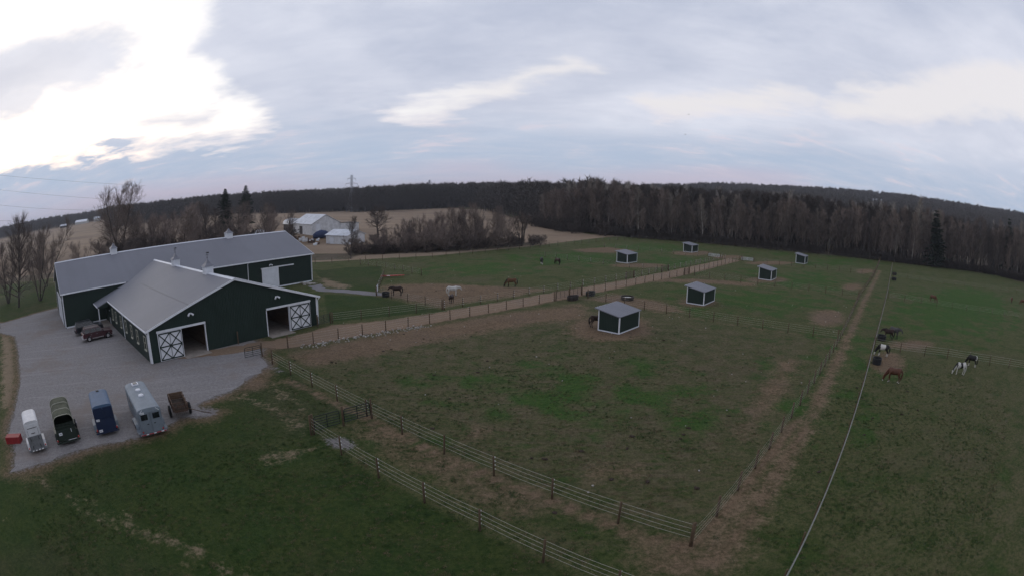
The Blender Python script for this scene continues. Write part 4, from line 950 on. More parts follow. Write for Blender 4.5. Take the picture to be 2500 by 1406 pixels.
# ------------------------------------------------------------------ horse trailers
def section(hw, z0, z1, crown, n=7, flare=0.0):
    """cross-section from lower left, up, over the roof"""
    pts = [(-hw-flare, z0), (hw+flare, z0)]
    for k in range(n+1):
        a = math.pi*k/n; pts.append((hw*math.cos(a)**1.0 if False else hw*math.copysign(abs(math.cos(a))**.55, math.cos(a)), z1+crown*math.sin(a)**.75))
    return pts
def trailer(label, loc, yaw, L, hw, z0, z1, crown, m_body, m_roof, nose=.55, n=8, group='horse trailers parked in a row'):
    """origin at rear centre on the ground, x forward"""
    t = thing('horse_trailer', label, 'trailer', loc, yaw, group)
    def rings(fs, zlo, zhi, cr, wid):
        out = []
        for x, s in fs:
            sec = section(wid*s, zlo, zlo+(zhi-zlo)*(1 if s > .99 else .93+.07*s), cr*s, n); out.append([(x, p[0], p[1]) for p in sec])
        return out
    fs = [(0,1),(L-nose,1),(L-nose*.45,.93),(L-nose*.12,.76),(L,.55)]
    b_ = MB(); b_.loft(rings(fs, z0, z1-.002, .0001, hw), True); b_.build('body', m_body, t)
    rf = MB(); rf.loft([[(x, p[1]*1.012, p[2]) for p in r_ for x in (r_[0][0],)] if False else [(q[0], q[1]*1.012, max(q[2], z1-.10)) for q in r_] for r_ in rings([(-.03,1)]+fs[1:], z0, z1, crown, hw)], True)
    rf.build('roof', m_roof, t, False)
    MB().tube([(L-nose*.3,-.5,.42),(L+1.25,0,.42),(L-nose*.3,.5,.42)], .05, 6).build('tongue', M_black, t)
    MB().tube([(L+1.0,0,.75),(L+1.0,0,.08)], .035, 8).build('jack_stand', M_chrome, t)
    MB().tube([(L+1.2,0,.44),(L+1.5,0,.44)], [.06,.05], 8).build('coupler', M_black, t)
    return t
def axle(t, xs_, hw, r, m_f, wide=.26, tall=.52, rimmat=None):
    for s in (-1, 1):
        for x in xs_: wheel(t, (x, s*(hw+wide*.45), r), r, .2, s, rimmat=rimmat)
        x0, x1 = min(xs_)-r-.14, max(xs_)+r+.14; zc = 2*r+.06
        poly = [(x0-.12, r*.75), (x0, zc-.16), (x0+.18, zc), (x1-.18, zc), (x1, zc-.16), (x1+.12, r*.75), (x1+.08, r*.75), (x1-.06, zc-.2), (x1-.2, zc-.05), (x0+.2, zc-.05), (x0+.06, zc-.2), (x0-.08, r*.75)]
        f = MB(); n_ = len(poly); vs = [(x, s*hw, z) for x, z in poly]+[(x, s*(hw+wide), z-.03) for x, z in poly]
        half = n_//2; fs = []
        for k in range(n_): fs.append((k, (k+1) % n_, n_+(k+1) % n_, n_+k))
        for o_ in (0, n_):
            for k in range(half-1): fs.append((o_+k, o_+k+1, o_+n_-2-k, o_+n_-1-k))
        f.add(vs, fs); f.build('fender', m_f, t)
P_silv = mat('silver_grey_trailer', (.150,.175,.200), .5, var=.1, scale=1.2, spec=.2); P_silr = mat('silver_trailer_roof', (.185,.215,.245), .6, var=.1, scale=1.2, spec=.2)
P_wht = mat('white_trailer', (.52,.52,.53), .5, var=.1, scale=1.2, spec=.2); P_gry = mat('grey_ramp', (.13,.135,.14), .7, var=.2)
P_olive = mat('olive_canvas', (.062,.066,.042), .85, var=.25, scale=2); P_dgrn = mat('dark_green_trailer', (.018,.026,.020), .5, var=.1, scale=1.2, spec=.2)
P_blue = mat('faded_blue_roof', (.062,.105,.175), .6, var=.1, scale=1.2, spec=.2); P_nvy = mat('navy_trailer', (.014,.022,.050), .4, var=.1, scale=1.2, spec=.2)
M_tape_r = mat('red_reflector', (.30,.02,.02), .4, var=.1); M_tape_w = mat('white_reflector', (.7,.7,.7), .4, var=.05)
def plate(t, c, w_=.30, h=.16, nm='licence_plate'):
    p = MB().box(c, (.02, w_, h)).build(nm, M_white, t)
    for k in range(4): MB().box((c[0]-.013, c[1]+(k-1.5)*w_*.17, c[2]), (.006, w_*.09, h*.4)).build('plate_character', M_dark, p)
    return p
# silver two-door trailer
t = trailer('large silver-grey horse trailer with two rear windows and roof vents', (-25.55,26.84,0), R(141.4), 6.95, 1.03, .38, 2.02, .26, P_silv, P_silr, nose=.7)
axle(t, (1.5,2.4), 1.03, .36, P_silv, .30)
for s in (-1, 1):
    d = MB().bb(-.06, -.006, s*.03 if s > 0 else -.98, .98 if s > 0 else -.03, .42, 2.0).build('rear_door', P_silv, t, False, .015)
    wv = MB(); wv.bb(-.085, -.062, s*.53-.30, s*.53+.30, 1.42, 1.86); wv.build('rear_window', M_glass, d, False, .01)
    MB().box((-.085, s*.30, 1.08), (.05,.16,.04)).build('latch', M_black, d)
    MB().tube([(-.10, s*.88, 1.98),(-.06, s*.60, 2.20)], .025, 6).build('corner_bar', M_white, t)
    MB().box((-.09, s*.90, .55), (.06,.10,.12)).build('tail_light', P_red, t)
    MB().bb(.12, 1.0, s*1.035 if s > 0 else s*1.035-.30, s*1.035+.30 if s > 0 else s*1.035, .34, .42).build('running_board', P_silv, t)
    for x in (4.6, 3.3): MB().bb(x-.4, x+.4, s*1.02-.02, s*1.02+.02, 1.45, 1.8).build('side_window', M_glass, t)
MB().bb(-.10, -.004, -1.2, 1.2, .28, .385).build('rear_bumper', P_silr, t)
for k in range(10): MB().bb(-.112, -.101, -1.15+k*.23, -.93+k*.23, .30, .37).build('reflector', M_tape_w if k % 3 == 1 else M_tape_r, t)
plate(t, (-.09, .62, 1.96))
for x, nm in ((5.9,'hatch'),):
    h_ = MB().bb(x-.34, x+.34, -.32, .32, 2.27, 2.36).build('roof_hatch', M_white, t); MB().bb(x-.22, x+.22, -.2, .2, 2.361, 2.40).build('hatch_pane', M_glass, h_)
for x in (4.3, 2.9): MB().tube([(x,0,2.26),(x,0,2.36),(x,0,2.40)], [.26,.24,.12], 12).build('roof_vent', M_white, t)
# blue trailer
t = trailer('navy horse trailer with a faded light blue roof, second from the large silver one', (-29.70,25.11,0), R(141.1), 4.0, .96, .42, 2.25, .28, P_nvy, P_blue, nose=.45)
axle(t, (1.25,2.05), .96, .34, P_silv, .28)
for s in (-1, 1):
    MB().bb(-.05, -.006, s*.02 if s > 0 else -.9, .9 if s > 0 else -.02, 1.45, 2.32).build('upper_door', P_nvy, t, False, .015)
    MB().box((-.07, s*.97, .62), (.08,.12,.16)).build('tail_light', P_red, t)
MB().bb(-.08, -.006, -.95, .95, .40, 1.42).build('loading_ramp', P_nvy, t, False, .015)
MB().bb(-.09, -.004, -1.14, 1.14, .30, .395).build('rear_bumper', P_nvy, t)
plate(t, (-.10, .62, .55), .34, .2); plate(t, (-.10, .66, 1.40), .32, .16, 'sticker')
MB().bb(3.2, 3.5, -.15, .15, 2.51, 2.56).build('roof_vent', M_dark, t)
for s in (-1, 1): MB().bb(1.9, 2.0, s*.97, s*1.0, 1.0, 1.6).build('grab_rail', M_white, t)
# olive stock trailer with canvas top over bows, open at the back
t = trailer('olive green stock trailer with a canvas top and open dark back', (-32.21,21.93,0), R(145.7), 4.6, 1.02, .42, 1.50, .02, P_dgrn, P_dgrn, nose=.15)
cv = MB(); oc = [(0.0,1.0),(1.5,1.0),(3.0,1.0),(4.45,1.0)]
def arc(x, wd, z1, cr, th=0.0): return [(x, (wd+th)*math.copysign(abs(math.cos(a))**.5, math.cos(a)), z1+(cr+th)*math.sin(a)**.6) for a in np.linspace(0, math.pi, 13)]
outer = [arc(x, 1.03, 1.52, .86+.03*math.sin(x*2.1)) for x in np.linspace(.0, 4.45, 10)]; inner = [arc(x, 1.0, 1.52, .82) for x in np.linspace(.0, 4.45, 10)]
for A_, flip in ((outer, 0), (inner, 1)):
    nA = 13; vs = [p for r_ in A_ for p in r_]; cv.add(vs, [((i*nA+k), (i*nA+k+1), ((i+1)*nA+k+1), ((i+1)*nA+k)) for i in range(9) for k in range(12)])
cv.build('canvas_top', P_olive, t, True)
pf = arc(4.45, 1.0, 1.52, .84); MB().add(pf, [tuple(range(13))]).build('front_curtain', P_olive, t)
for x in (.03, 1.5, 3.0, 4.4): MB().tube(arc(x, 1.04, 1.52, .885), .022, 6, False).build('bow', M_cream, t)
MB().bb(-.06, -.006, -.98, .98, .44, 1.28).build('tailgate', P_dgrn, t, False, .015)
for z in (1.42, 1.58, 1.74): MB().bb(-.03, .01, -.96, .96, z-.035, z+.035).build('gate_slat', P_dgrn, t)
axle(t, (1.3,2.1), 1.02, .36, P_dgrn, .26)
MB().bb(-.10, -.004, -1.25, 1.25, .28, .40).build('rear_bumper', P_dgrn, t)
MB().tube([(-.12,-.9,.46),(-.12,.0,.46)], .02, 6).build('grab_bar', M_chrome, t)
plate(t, (-.08, .62, 1.02), .34, .2, 'sticker'); MB().box((-.075,-.55,1.15), (.02,.05,.26)).build('latch', M_white, t)
wheel(t, (.75, -1.16, 1.25), .36, .2, -1)
for s in (-1, 1): MB().box((-.09, s*1.12, .55), (.06,.12,.12)).build('tail_light', P_red, t)
# small white trailer
t = trailer('small white horse trailer with a grey rear ramp, leftmost of the parked row', (-34.11,19.09,0), R(149.5), 2.95, .80, .42, 2.28, .30, P_wht, P_wht, nose=.5)
axle(t, (1.0,1.7), .80, .32, P_wht, .26)
ud = MB().bb(-.05, -.006, -.74, .74, 1.42, 2.34).build('upper_door', P_wht, t, False, .02)
MB().bb(-.062, -.051, -.55, .55, 2.02, 2.06).build('hinge_strip', M_dark, ud); MB().bb(-.062, -.051, -.22, .22, 1.60, 1.66).build('door_handle', M_dark, ud)
for s in (-1, 1): MB().bb(-.062, -.051, s*.58-.012, s*.58+.012, 1.5, 1.95).build('door_seam', M_dark, ud)
rp = MB().bb(-.10, -.006, -.80, .80, .40, 1.40).build('loading_ramp', P_gry, t, False, .015)
for s in (-1, 1):
    MB().bb(-.125, -.101, s*.42-.03, s*.42+.03, .5, .72).build('ramp_hinge', M_black, rp); MB().bb(-.125, -.101, s*.45-.03, s*.45+.03, 1.1, 1.35).build('ramp_latch', M_black, rp)
    MB().box((-.08, s*.92, .58), (.08,.12,.12)).build('tail_light', P_red, t)
MB().bb(-.12, -.004, -1.05, 1.05, .28, .395).build('rear_bumper', P_gry, t)
for k in range(4): MB().bb(-.135, -.121, -.62+k*.36, -.44+k*.36, .30, .38).build('reflector', M_tape_w, t)
# red panel beside it
t = thing('red_jump_box', 'red open box with raised rim lying in the grass beside the small white trailer', 'box', (-38.6,18.75,0), R(36))
P_redp = mat('red_plastic', (.22,.016,.018), .6, var=.15)
MB().bb(-.9, .9, -.38, .38, .02, .12).build('floor', P_redp, t)
for x0, x1, y0_, y1_ in ((-.94,-.9,-.42,.42),(.9,.94,-.42,.42),(-.9,.9,-.42,-.38),(-.9,.9,.38,.42)): MB().bb(x0, x1, y0_, y1_, 0, .55).build('side', P_redp, t)
MB().bb(-.9, .9, -.38, .38, .50, .56).build('lid', P_redp, t)

# ------------------------------------------------------------------ manure spreader
M_rust = mat('rusty_steel', (.075,.045,.032), .85, var=.35, scale=4)
t = thing('manure_spreader', 'rusty brown two-wheeled manure spreader beside the large silver trailer', 'cart', (-25.0,30.45,0), R(135))
MB().bb(.2, 2.85, -.62, .62, .62, .70).build('bed', M_wood, t)
for s in (-1, 1):
    for k in range(3): MB().bb(.2, 2.85, s*.64-.03, s*.64+.03, .71+k*.2, .89+k*.2).build('side_board', M_wood, t)
    for x in (.3, 1.2, 2.0, 2.75): MB().bb(x-.04, x+.04, s*.70-.03, s*.70+.03, .6, 1.32).build('stake', M_rust, t)
    wheel(t, (1.0, s*.92, .48), .48, .2, s, rimmat=M_rust)
    MB().tube([(.2,s*.6,.66),(-.35,s*.62,.95),(-.2,s*.62,1.25),(.2,s*.66,1.28)], .04, 6).build('beater_arm', M_rust, t)
for k in range(3): MB().bb(2.86, 2.92, -.62, .62, .71+k*.2, .89+k*.2).build('front_board', M_wood, t)
MB().tube([(1.7,-.66,1.30),(1.7,-.4,1.42),(1.7,.4,1.42),(1.7,.66,1.30)], .025, 6).build('cross_bow', M_rust, t)
MB().tube([(.25,-.66,1.32),(.25,.66,1.32)], .03, 6).build('cross_bow', M_rust, t)
for z, x in ((.78,-.22),(1.1,-.05)):
    m_ = MB(); m_.tube([(x,-.6,z),(x,.6,z)], .05, 8)
    for k in range(7):
        for a in range(4): m_.box((x+math.cos(a*1.57+k*.5)*.12, -.55+k*.18, z+math.sin(a*1.57+k*.5)*.12), (.05,.03,.22), 0, Matrix.Rotation(-(a*1.57+k*.5)+1.57, 3, 'Y'))
    m_.build('beater', M_rust, t)
mp_ = MB(); rr = random.Random(4)
nM = 9; vs = []; fs = []
for i in range(nM):
    for j in range(nM):
        x = .25+2.5*i/(nM-1); y = -.58+1.16*j/(nM-1); vs.append((x, y, .74+.30*math.sin(math.pi*i/(nM-1))*math.sin(math.pi*j/(nM-1))*rr.uniform(.7,1.2)*(1-.6*i/(nM-1))))
fs = [(i*nM+j, i*nM+j+1, (i+1)*nM+j+1, (i+1)*nM+j) for i in range(nM-1) for j in range(nM-1)]
mp_.add(vs, fs).build('manure_load', mat('dung', (.035,.024,.016), .95, var=.4, scale=6), t)
for s in (-1, 1): MB().tube([(2.7,s*.3,.6),(4.0,s*.12,.48),(5.1,s*.1,.45)], .035, 6).build('drawbar', M_rust, t)
MB().box((5.15,0,.45), (.25,.3,.08)).build('hitch', M_rust, t); MB().tube([(4.9,0,.45),(4.9,0,.05)], .035, 6).build('parking_stand', M_rust, t)
MB().tube([(-.1,-.62,.9),(-.1,-1.9,.35),(-.1,-2.6,.12)], .03, 6).build('lever', M_rust, t)
# ------------------------------------------------------------------ horses
def ell_ring(c, d, up, a, b_, n=14, flat=0.0):
    d = Vector(d).normalized(); s_ = d.cross(Vector(up)).normalized(); u = s_.cross(d)
    return [Vector(c)+s_*a*math.cos(2*math.pi*k/n)+u*b_*math.sin(2*math.pi*k/n) for k in range(n)]
def horse_mesh(pose, stocky=1.0):
    """x forward, hooves on z=0, withers about 1.55 m; lofts are fused into one skin by a voxel remesh"""
    m_ = MB()
    trunk = [(-.86,1.22,.05,.09),(-.80,1.24,.17,.21),(-.66,1.22,.26,.31),(-.42,1.18,.29,.33),(-.15,1.13,.295,.33),(.12,1.12,.29,.345),(.34,1.14,.27,.36),(.52,1.17,.235,.33),(.64,1.18,.17,.23),(.70,1.17,.07,.11)]
    m_.loft([ell_ring((x,0,z), (1,0,0), (0,0,1), a*stocky, b_) for x, z, a, b_ in trunk])
    m_.loft([ell_ring(p, (1,0,-.2), (0,0,1), a, b_) for p, a, b_ in (((.26,0,1.40),.05,.07),((.36,0,1.44),.07,.10),((.50,0,1.40),.06,.10))])
    if pose == 'graze':
        nk = [((.42,0,1.25),.17,.30),((.66,0,1.12),.125,.235),((.88,0,.88),.10,.185),((1.05,0,.64),.085,.15),((1.13,0,.50),.075,.13)]
        hd = [((1.10,0,.56),.06,.10),((1.15,0,.46),.095,.145),((1.19,0,.33),.085,.125),((1.22,0,.18),.065,.085),((1.235,0,.08),.06,.07),((1.24,0,.02),.035,.04)]
        ear = [((1.02,.06,.60),(.93,.075,.66)),((1.02,-.06,.60),(.93,-.075,.66))]
    elif pose == 'stand':
        nk = [((.42,0,1.25),.17,.30),((.62,0,1.40),.125,.235),((.80,0,1.58),.10,.18),((.92,0,1.72),.085,.145)]
        hd = [((.90,0,1.76),.07,.10),((.98,0,1.72),.095,.145),((1.12,0,1.60),.085,.12),((1.25,0,1.48),.065,.085),((1.33,0,1.40),.06,.07),((1.37,0,1.36),.035,.04)]
        ear = [((.90,.06,1.82),(.88,.08,1.97)),((.90,-.06,1.82),(.88,-.08,1.97))]
    else:   # low: head held level with the withers
        nk = [((.42,0,1.25),.17,.30),((.68,0,1.28),.125,.225),((.92,0,1.30),.10,.17),((1.08,0,1.30),.085,.135)]
        hd = [((1.05,0,1.34),.07,.10),((1.13,0,1.29),.095,.14),((1.24,0,1.16),.085,.12),((1.33,0,1.02),.065,.085),((1.38,0,.93),.06,.07),((1.40,0,.89),.035,.04)]
        ear = [((1.07,.06,1.40),(1.06,.08,1.54)),((1.07,-.06,1.40),(1.06,-.08,1.54))]
    def chain(C_):
        out = []
        for i, (p, a, b_) in enumerate(C_):
            q0 = Vector(C_[max(0,i-1)][0]); q1 = Vector(C_[min(len(C_)-1,i+1)][0]); out.append(ell_ring(p, q1-q0, (0,1,0), b_, a))
        return out
    m_.loft(chain(nk)); m_.loft(chain(hd))
    for a, c in ear: m_.tube([a, Vector(a).lerp(Vector(c), .6), c], [.035,.03,.008], 6)
    k = .12*stocky
    for s, dx in ((1, .05), (-1, -.06)):     # front legs
        m_.tube([(.47,s*.15*stocky,1.12),(.50+dx*.3,s*k*1.15,.88),(.50+dx,s*k,.54),(.49+dx,s*k,.48),(.49+dx,s*k,.20),(.50+dx,s*k,.13),(.54+dx,s*k,.07),(.55+dx,s*k,.0)], [.13,.095,.062,.06,.043,.052,.055,.068], 10)
    for s, dx in ((1, -.07), (-1, .08)):     # hind legs: stifle forward, hock back
        m_.tube([(-.60,s*.16*stocky,1.14),(-.52+dx*.2,s*k*1.25,.86),(-.72+dx,s*k,.58),(-.74+dx,s*k,.50),(-.68+dx,s*k,.22),(-.67+dx,s*k,.14),(-.63+dx,s*k,.07),(-.62+dx,s*k,.0)], [.20,.145,.072,.066,.047,.054,.057,.07], 10)
    me = m_.mesh('horse_src', None); o = bpy.data.objects.new('horse_src', me); C.objects.link(o)
    md = o.modifiers.new('r', 'REMESH'); md.mode = 'VOXEL'; md.voxel_size = .032; md.use_smooth_shade = True
    sm = o.modifiers.new('s', 'SMOOTH'); sm.iterations = 3; sm.factor = .5
    dg = bpy.context.evaluated_depsgraph_get(); ev = o.evaluated_get(dg)
    out = bpy.data.meshes.new_from_object(ev); out.name = 'horse_body'
    bpy.data.objects.remove(o); bpy.data.meshes.remove(me)
    for p in out.polygons: p.use_smooth = True
    return out, nk
HM = {}
def hmesh(pose, st):
    if (pose, st) not in HM:
        me, nk = horse_mesh(pose, st); me.materials.append(None); tl = MB()
        tl.tube([(-.84,0,1.30),(-.93,0,1.22),(-.97,0,1.0),(-.96,0,.7),(-.94,0,.38)], [.035,.06,.085,.09,.02], 8); tm = tl.mesh('tail', None, True); tm.materials.append(None)
        mn = MB(); pts = [Vector(p) for p, a, b_ in nk]; top = []
        for i, (p, a, b_) in enumerate(nk):
            d = (pts[min(i+1, len(pts)-1)]-pts[max(i-1, 0)]).normalized(); u = Vector((-d.z, 0, d.x)); top.append((Vector(p), u, b_))
        vs = []; fs = []
        for p, u, b_ in top: vs += [p+u*(b_+.02)+Vector((0,.02,0)), p+u*(b_*.98)+Vector((0,.07,0)), p+u*(b_*.45)+Vector((0,.115,0)), p+u*(b_*.5)+Vector((0,.085,0)), p+u*(b_*.96)+Vector((0,-.03,0))]
        n = len(top); fs = [(i*5+k, i*5+(k+1)%5, (i+1)*5+(k+1)%5, (i+1)*5+k) for i in range(n-1) for k in range(5)]+[tuple(range(5)), tuple((n-1)*5+k for k in (4,3,2,1,0))]
        mn.add(vs, fs); mm = mn.mesh('mane', None, True); mm.materials.append(None)
        HM[(pose, st)] = (me, tm, mm)
    return HM[(pose, st)]
def coat(name, col, legs=None, legz=.45, patch=None, pscale=1.4, pth=.5, pgrad=None, seed=0.0, face=None, bands=None):
    m = bpy.data.materials.new(name); m.use_nodes = True; t = m.node_tree; nb = NB(t); b = t.nodes['Principled BSDF']
    co = nb.new('ShaderNodeTexCoord').outputs['Object']; x, y, z = nb.sep(co)
    f, _ = nb.noise(co, 3.0, 4.0, .6); c = nb.mix(nb.ss(f, .3, .7), tuple(q*1.15 for q in col), tuple(q*.8 for q in col))
    if patch:
        pf, _ = nb.noise(nb.vm('ADD', co, (seed, seed*.7, 0)), pscale, 1.5, .45)
        v = pf
        if pgrad: v = nb.m('ADD', pf, nb.m('MULTIPLY', nb.m('SUBTRACT', x, pgrad[0]), pgrad[1]))
        c = nb.mix(nb.ss(v, pth-.02, pth+.02), c, patch)
    if bands:   # broad patches across the barrel: (centre x, half width, lowest z)
        bn, _ = nb.noise(nb.vm('ADD', co, (seed, 0, 0)), 2.2, 2.0, .5)
        for cx, hw_, zl, pc in bands:
            v = nb.m('ADD', nb.m('SUBTRACT', hw_, nb.m('ABSOLUTE', nb.m('SUBTRACT', x, cx))), nb.m('MULTIPLY', nb.m('SUBTRACT', bn, .5), .55))
            c = nb.mix(nb.m('MULTIPLY', nb.ss(v, -.02, .02), nb.ss(nb.m('ADD', z, nb.m('MULTIPLY', bn, .2)), zl, zl+.05)), c, pc)
    if legs: c = nb.mix(nb.ss(nb.m('ADD', z, nb.m('MULTIPLY', f, .1)), legz+.09, legz), c, legs)
    if face: c = nb.mix(nb.m('MULTIPLY', nb.ss(x, face[0], face[0]+.05), nb.ss(z, face[1]+.06, face[1])), c, (.5,.48,.45))
    c = nb.mix(nb.ss(z, .075, .055), c, (.03,.026,.022))
    t.links.new(c, b.inputs['Base Color']); b.inputs['Roughness'].default_value = .55; b.inputs['Specular IOR Level'].default_value = .25
    return m
BLK = (.010,.009,.009); WHT = (.50,.48,.44)
C_ches = coat('chestnut_coat', (.095,.040,.022), legs=(.095,.040,.022)); C_ches2 = coat('chestnut_coat_socks', (.088,.036,.020), legs=WHT, legz=.16, face=(1.2,.18))
C_bay = coat('bay_coat', (.10,.048,.022), legs=BLK); C_dbay = coat('dark_bay_coat', (.030,.016,.012), legs=BLK); C_black = coat('black_coat', (.014,.012,.012))
C_white = coat('white_coat', (.48,.46,.43)); C_grey = coat('grey_coat', (.055,.052,.052), legs=BLK); C_brown = coat('brown_coat', (.042,.024,.016), legs=BLK)
C_pinto = coat('black_white_coat', BLK, legs=WHT, legz=.42, seed=2.0, bands=[(.12,.36,.9,WHT)])
C_paint = coat('white_black_coat', WHT, legs=WHT, legz=.5, seed=5.3, bands=[(-.08,.22,.8,BLK),(1.2,.1,.0,BLK),(.62,.08,1.0,BLK)])
C_blkw = coat('black_white_rump_coat', BLK, legs=WHT, legz=.40, seed=8.0, bands=[(-.78,.16,1.0,WHT)])
C_blkf = coat('black_white_feet_coat', BLK, legs=WHT, legz=.38)
H_blk = mat('dark_hair', (.010,.009,.009), .7, var=.2); H_ches = mat('chestnut_hair', (.085,.028,.016), .7, var=.2); H_wht = mat('white_hair', (.45,.43,.40), .7, var=.15)
def horse(label, loc, yaw, pose, c, hair, st=1.0, scale=1.0, mane=None):
    t = thing('horse', label, 'horse', (*loc, -.01), R(yaw), 'horses at pasture', scale)
    me, tm, mm = hmesh(pose, st)
    for nm, q, mt in (('body', me, c), ('tail', tm, hair), ('mane', mm, mane or hair)):
        o = obj(nm, q, t); o.material_slots[0].link = 'OBJECT'; o.material_slots[0].material = mt
        if nm != 'body' and st > 1: o.location.y = 0
    return t
horse('chestnut horse with a white hind sock grazing alone, nearest in the right pasture', (37.6,37.5), 140, 'graze', C_ches2, H_ches, scale=1.03)
horse('black and white spotted horse with feathered legs standing at the white-roped fence', (42.9,45.9), 138, 'graze', C_pinto, H_blk, 1.12, .95)
horse('white horse with black patches grazing in the right pasture', (49.7,36.3), 148, 'graze', C_paint, H_wht, 1.05, .97, H_blk)
horse('black horse with a white rump patch, grazing behind the spotted white one', (54.9,38.0), 122, 'graze', C_blkw, H_blk, 1.12, .95)
horse('dark bay horse standing side by side with a grey one in the right pasture', (49.6,52.4), 150, 'low', C_dbay, H_blk)
horse('dark grey horse standing behind the dark bay in the right pasture', (51.4,52.9), -62, 'low', C_grey, H_blk)
horse('chestnut horse grazing beside the middle fence of the right pasture', (86.4,76.2), -66, 'graze', C_ches, H_ches)
horse('chestnut horse seen end-on, far right of the picture', (125.7,73.6), 38, 'graze', C_ches, H_ches)
horse('chestnut horse grazing at the very right edge of the picture', (128.3,70.0), 125, 'graze', C_ches, H_ches)
horse('dark brown horse half hidden at the open side of the nearest shed', (10.2,62.3), 12, 'stand', C_brown, H_blk)
horse('bay horse with black legs grazing in the left pasture beside the lane', (-.1,89.3), 184, 'graze', C_bay, H_blk)
horse('white horse standing behind the lane fence', (-9.1,81.2), 4, 'low', C_white, H_wht)
horse('small dark brown horse facing the camera in front of the white one', (-8.7,75.5), -100, 'low', C_dbay, H_blk, 1.1, .85)
horse('dark bay horse with its head at a tub beside the gravel path', (-18.0,80.7), 190, 'low', C_dbay, H_blk)
horse('dark horse grazing far off in the left pasture, right one of two', (10.0,117.8), 120, 'graze', C_brown, H_blk)
horse('black horse with white feet far off in the left pasture, seen end-on', (6.5,118.2), -85, 'graze', C_blkf, H_blk, 1.1)

# ------------------------------------------------------------------ water tubs and feeders
M_tub = mat('black_tub', (.014,.015,.017), .5, var=.3); M_tubrust = mat('dark_steel_tank', (.035,.028,.024), .6, var=.3); M_water = mat('water', (.02,.022,.02), .05, var=.1, spec=.6)
def tub(label, loc, rx, ry, h, yaw=0, m_=None, group=None, name='water_tub'):
    t = thing(name, label, 'tub', (*loc, 0), R(yaw), group); m_ = m_ or M_tub; n = 24
    def ring(f, z): return [(math.cos(2*math.pi*k/n)*rx*f, math.sin(2*math.pi*k/n)*ry*f, z) for k in range(n)]
    b = MB(); b.loft([ring(.93,.0), ring(.97,h*.5), ring(1.0,h), ring(1.05,h), ring(1.05,h+.03), ring(.95,h+.03), ring(.92,h*.35)], True); b.build('shell', m_, t, False)
    MB().add(ring(.93, h*.8), [tuple(range(n))]).build('water_surface', M_water, t)
    for z in (h*.35, h*.7):
        q = MB(); q.tube([(*p[:2], z) for p in ring(.99, z)]+[ring(.99, z)[0]], .012, 5, False); q.build('rib', m_, t)
    return t
tub('black round water tub at the white-roped fence, below the spotted horse', (39.9,43.5), .62, .62, .68, 0, None)
tub('black round water tub at the white-roped fence, beside the dark bay horse', (48.3,52.5), .72, .72, .60)
tub('dark oval tank at the near end of the closed lane gates', (9.1,78.7), 1.15, .6, .62, 42, M_tubrust)
tub('dark oval tank just past the far end of the closed lane gates', (12.3,82.2), 1.0, .6, .62, 45, M_tub)
tub('dark low round tank in the second paddock, just behind the nearest shed', (17.7,79.2), 1.05, 1.05, .5, 0, M_tubrust)
tub('dark round tub beside the dark bay horse and the gravel path', (-19.6,79.9), .62, .62, .7)
tub('black tub at the far end of the white-roped fence, left of two', (107.3,114.1), .8, .8, .7)
tub('black tub at the far part of the white-roped fence, nearer of two', (98.1,104.3), .8, .8, .7)
t = thing('harrow', 'red folding harrow lying on the grass in the left pasture', 'implement', (-22.6,98.6,0), R(12))
P_harr = paint('red_implement', (.38,.03,.025), .5)
MB().tube([(-2.4,-.4,.3),(2.2,.2,.35)], .09, 6).build('main_beam', P_harr, t)
MB().tube([(-2.4,.7,.28),(1.8,.6,.3)], .08, 6).build('rear_beam', P_harr, t)
for k in range(6): MB().tube([(-2.1+k*.75,-.42,.3),(-2.1+k*.75,.75,.28)], .05, 6).build('cross_member', P_harr, t)
for k in range(8): MB().tube([(-2.2+k*.6,.2,.3),(-2.2+k*.6,.3,.0)], .03, 5).build('tine', M_rust, t)
MB().tube([(-2.0,-.4,.3),(-1.4,-1.2,.55),(-1.2,-1.9,.4)], .06, 6).build('drawbar', M_rust, t); MB().tube([(2.1,.2,.35),(3.2,.3,.3)], .05, 6).build('folded_wing', M_rust, t)
MB().box((-.9,-.35,.40), (.6,.16,.08)).build('highlight_box', M_white, t)  # small white box put in as the white highlight on the red frame

# ------------------------------------------------------------------ manure piles, stones, rubble
M_dung = MATS['dung']; dm = []
for s_ in range(4):
    bm = bmesh.new(); bmesh.ops.create_icosphere(bm, subdivisions=2, radius=1.0); r2 = random.Random(s_)
    for v in bm.verts:
        k = r2.uniform(.75, 1.2); v.co.x *= k; v.co.y *= k; v.co.z = max(-.05, v.co.z*k*.55)
    me = bpy.data.meshes.new('manure_pile'); bm.to_mesh(me); bm.free(); me.materials.append(M_dung); dm.append(me)
DUNG = [(-13.1,51.2),(-12.4,51.9),(-10.3,50.9),(-6.8,44.5),(-3.0,45.5),(-4.8,39.0),(1.3,29.2),(2.1,29.1),(4.5,30.1),(8.2,32.0),(11.5,31.2),(11.9,31.8),(16.5,34.4),(2.3,23.0),(-2.3,48.9),(-12.3,58.1),(-9.7,56.4),(-4.5,57.8),(2.3,56.3),(17.0,59.3),(17.1,56.1),(20.3,61.6),(20.2,53.4),(44.7,72.6),(45.0,70.1),(32.2,37.5),(29.1,30.6),(37.6,34.7),(35.2,30.3),(51.6,38.1),(69.1,40.5),(0,100.7),(-12.3,85.1),(19.3,24.3),(-22.1,47.9),(-21.5,46.9),(-19.4,44.1),(-17.4,46.9),(-16.9,46.7),(7.5,30.2),(12.6,32.8),(5.8,26.3),(7.9,25.8),(10.6,24.6),(-5.4,33.3),(66.4,55.0),(76.0,57.2),(73.4,46.8),(32.7,30.2),(26.2,28.1)]
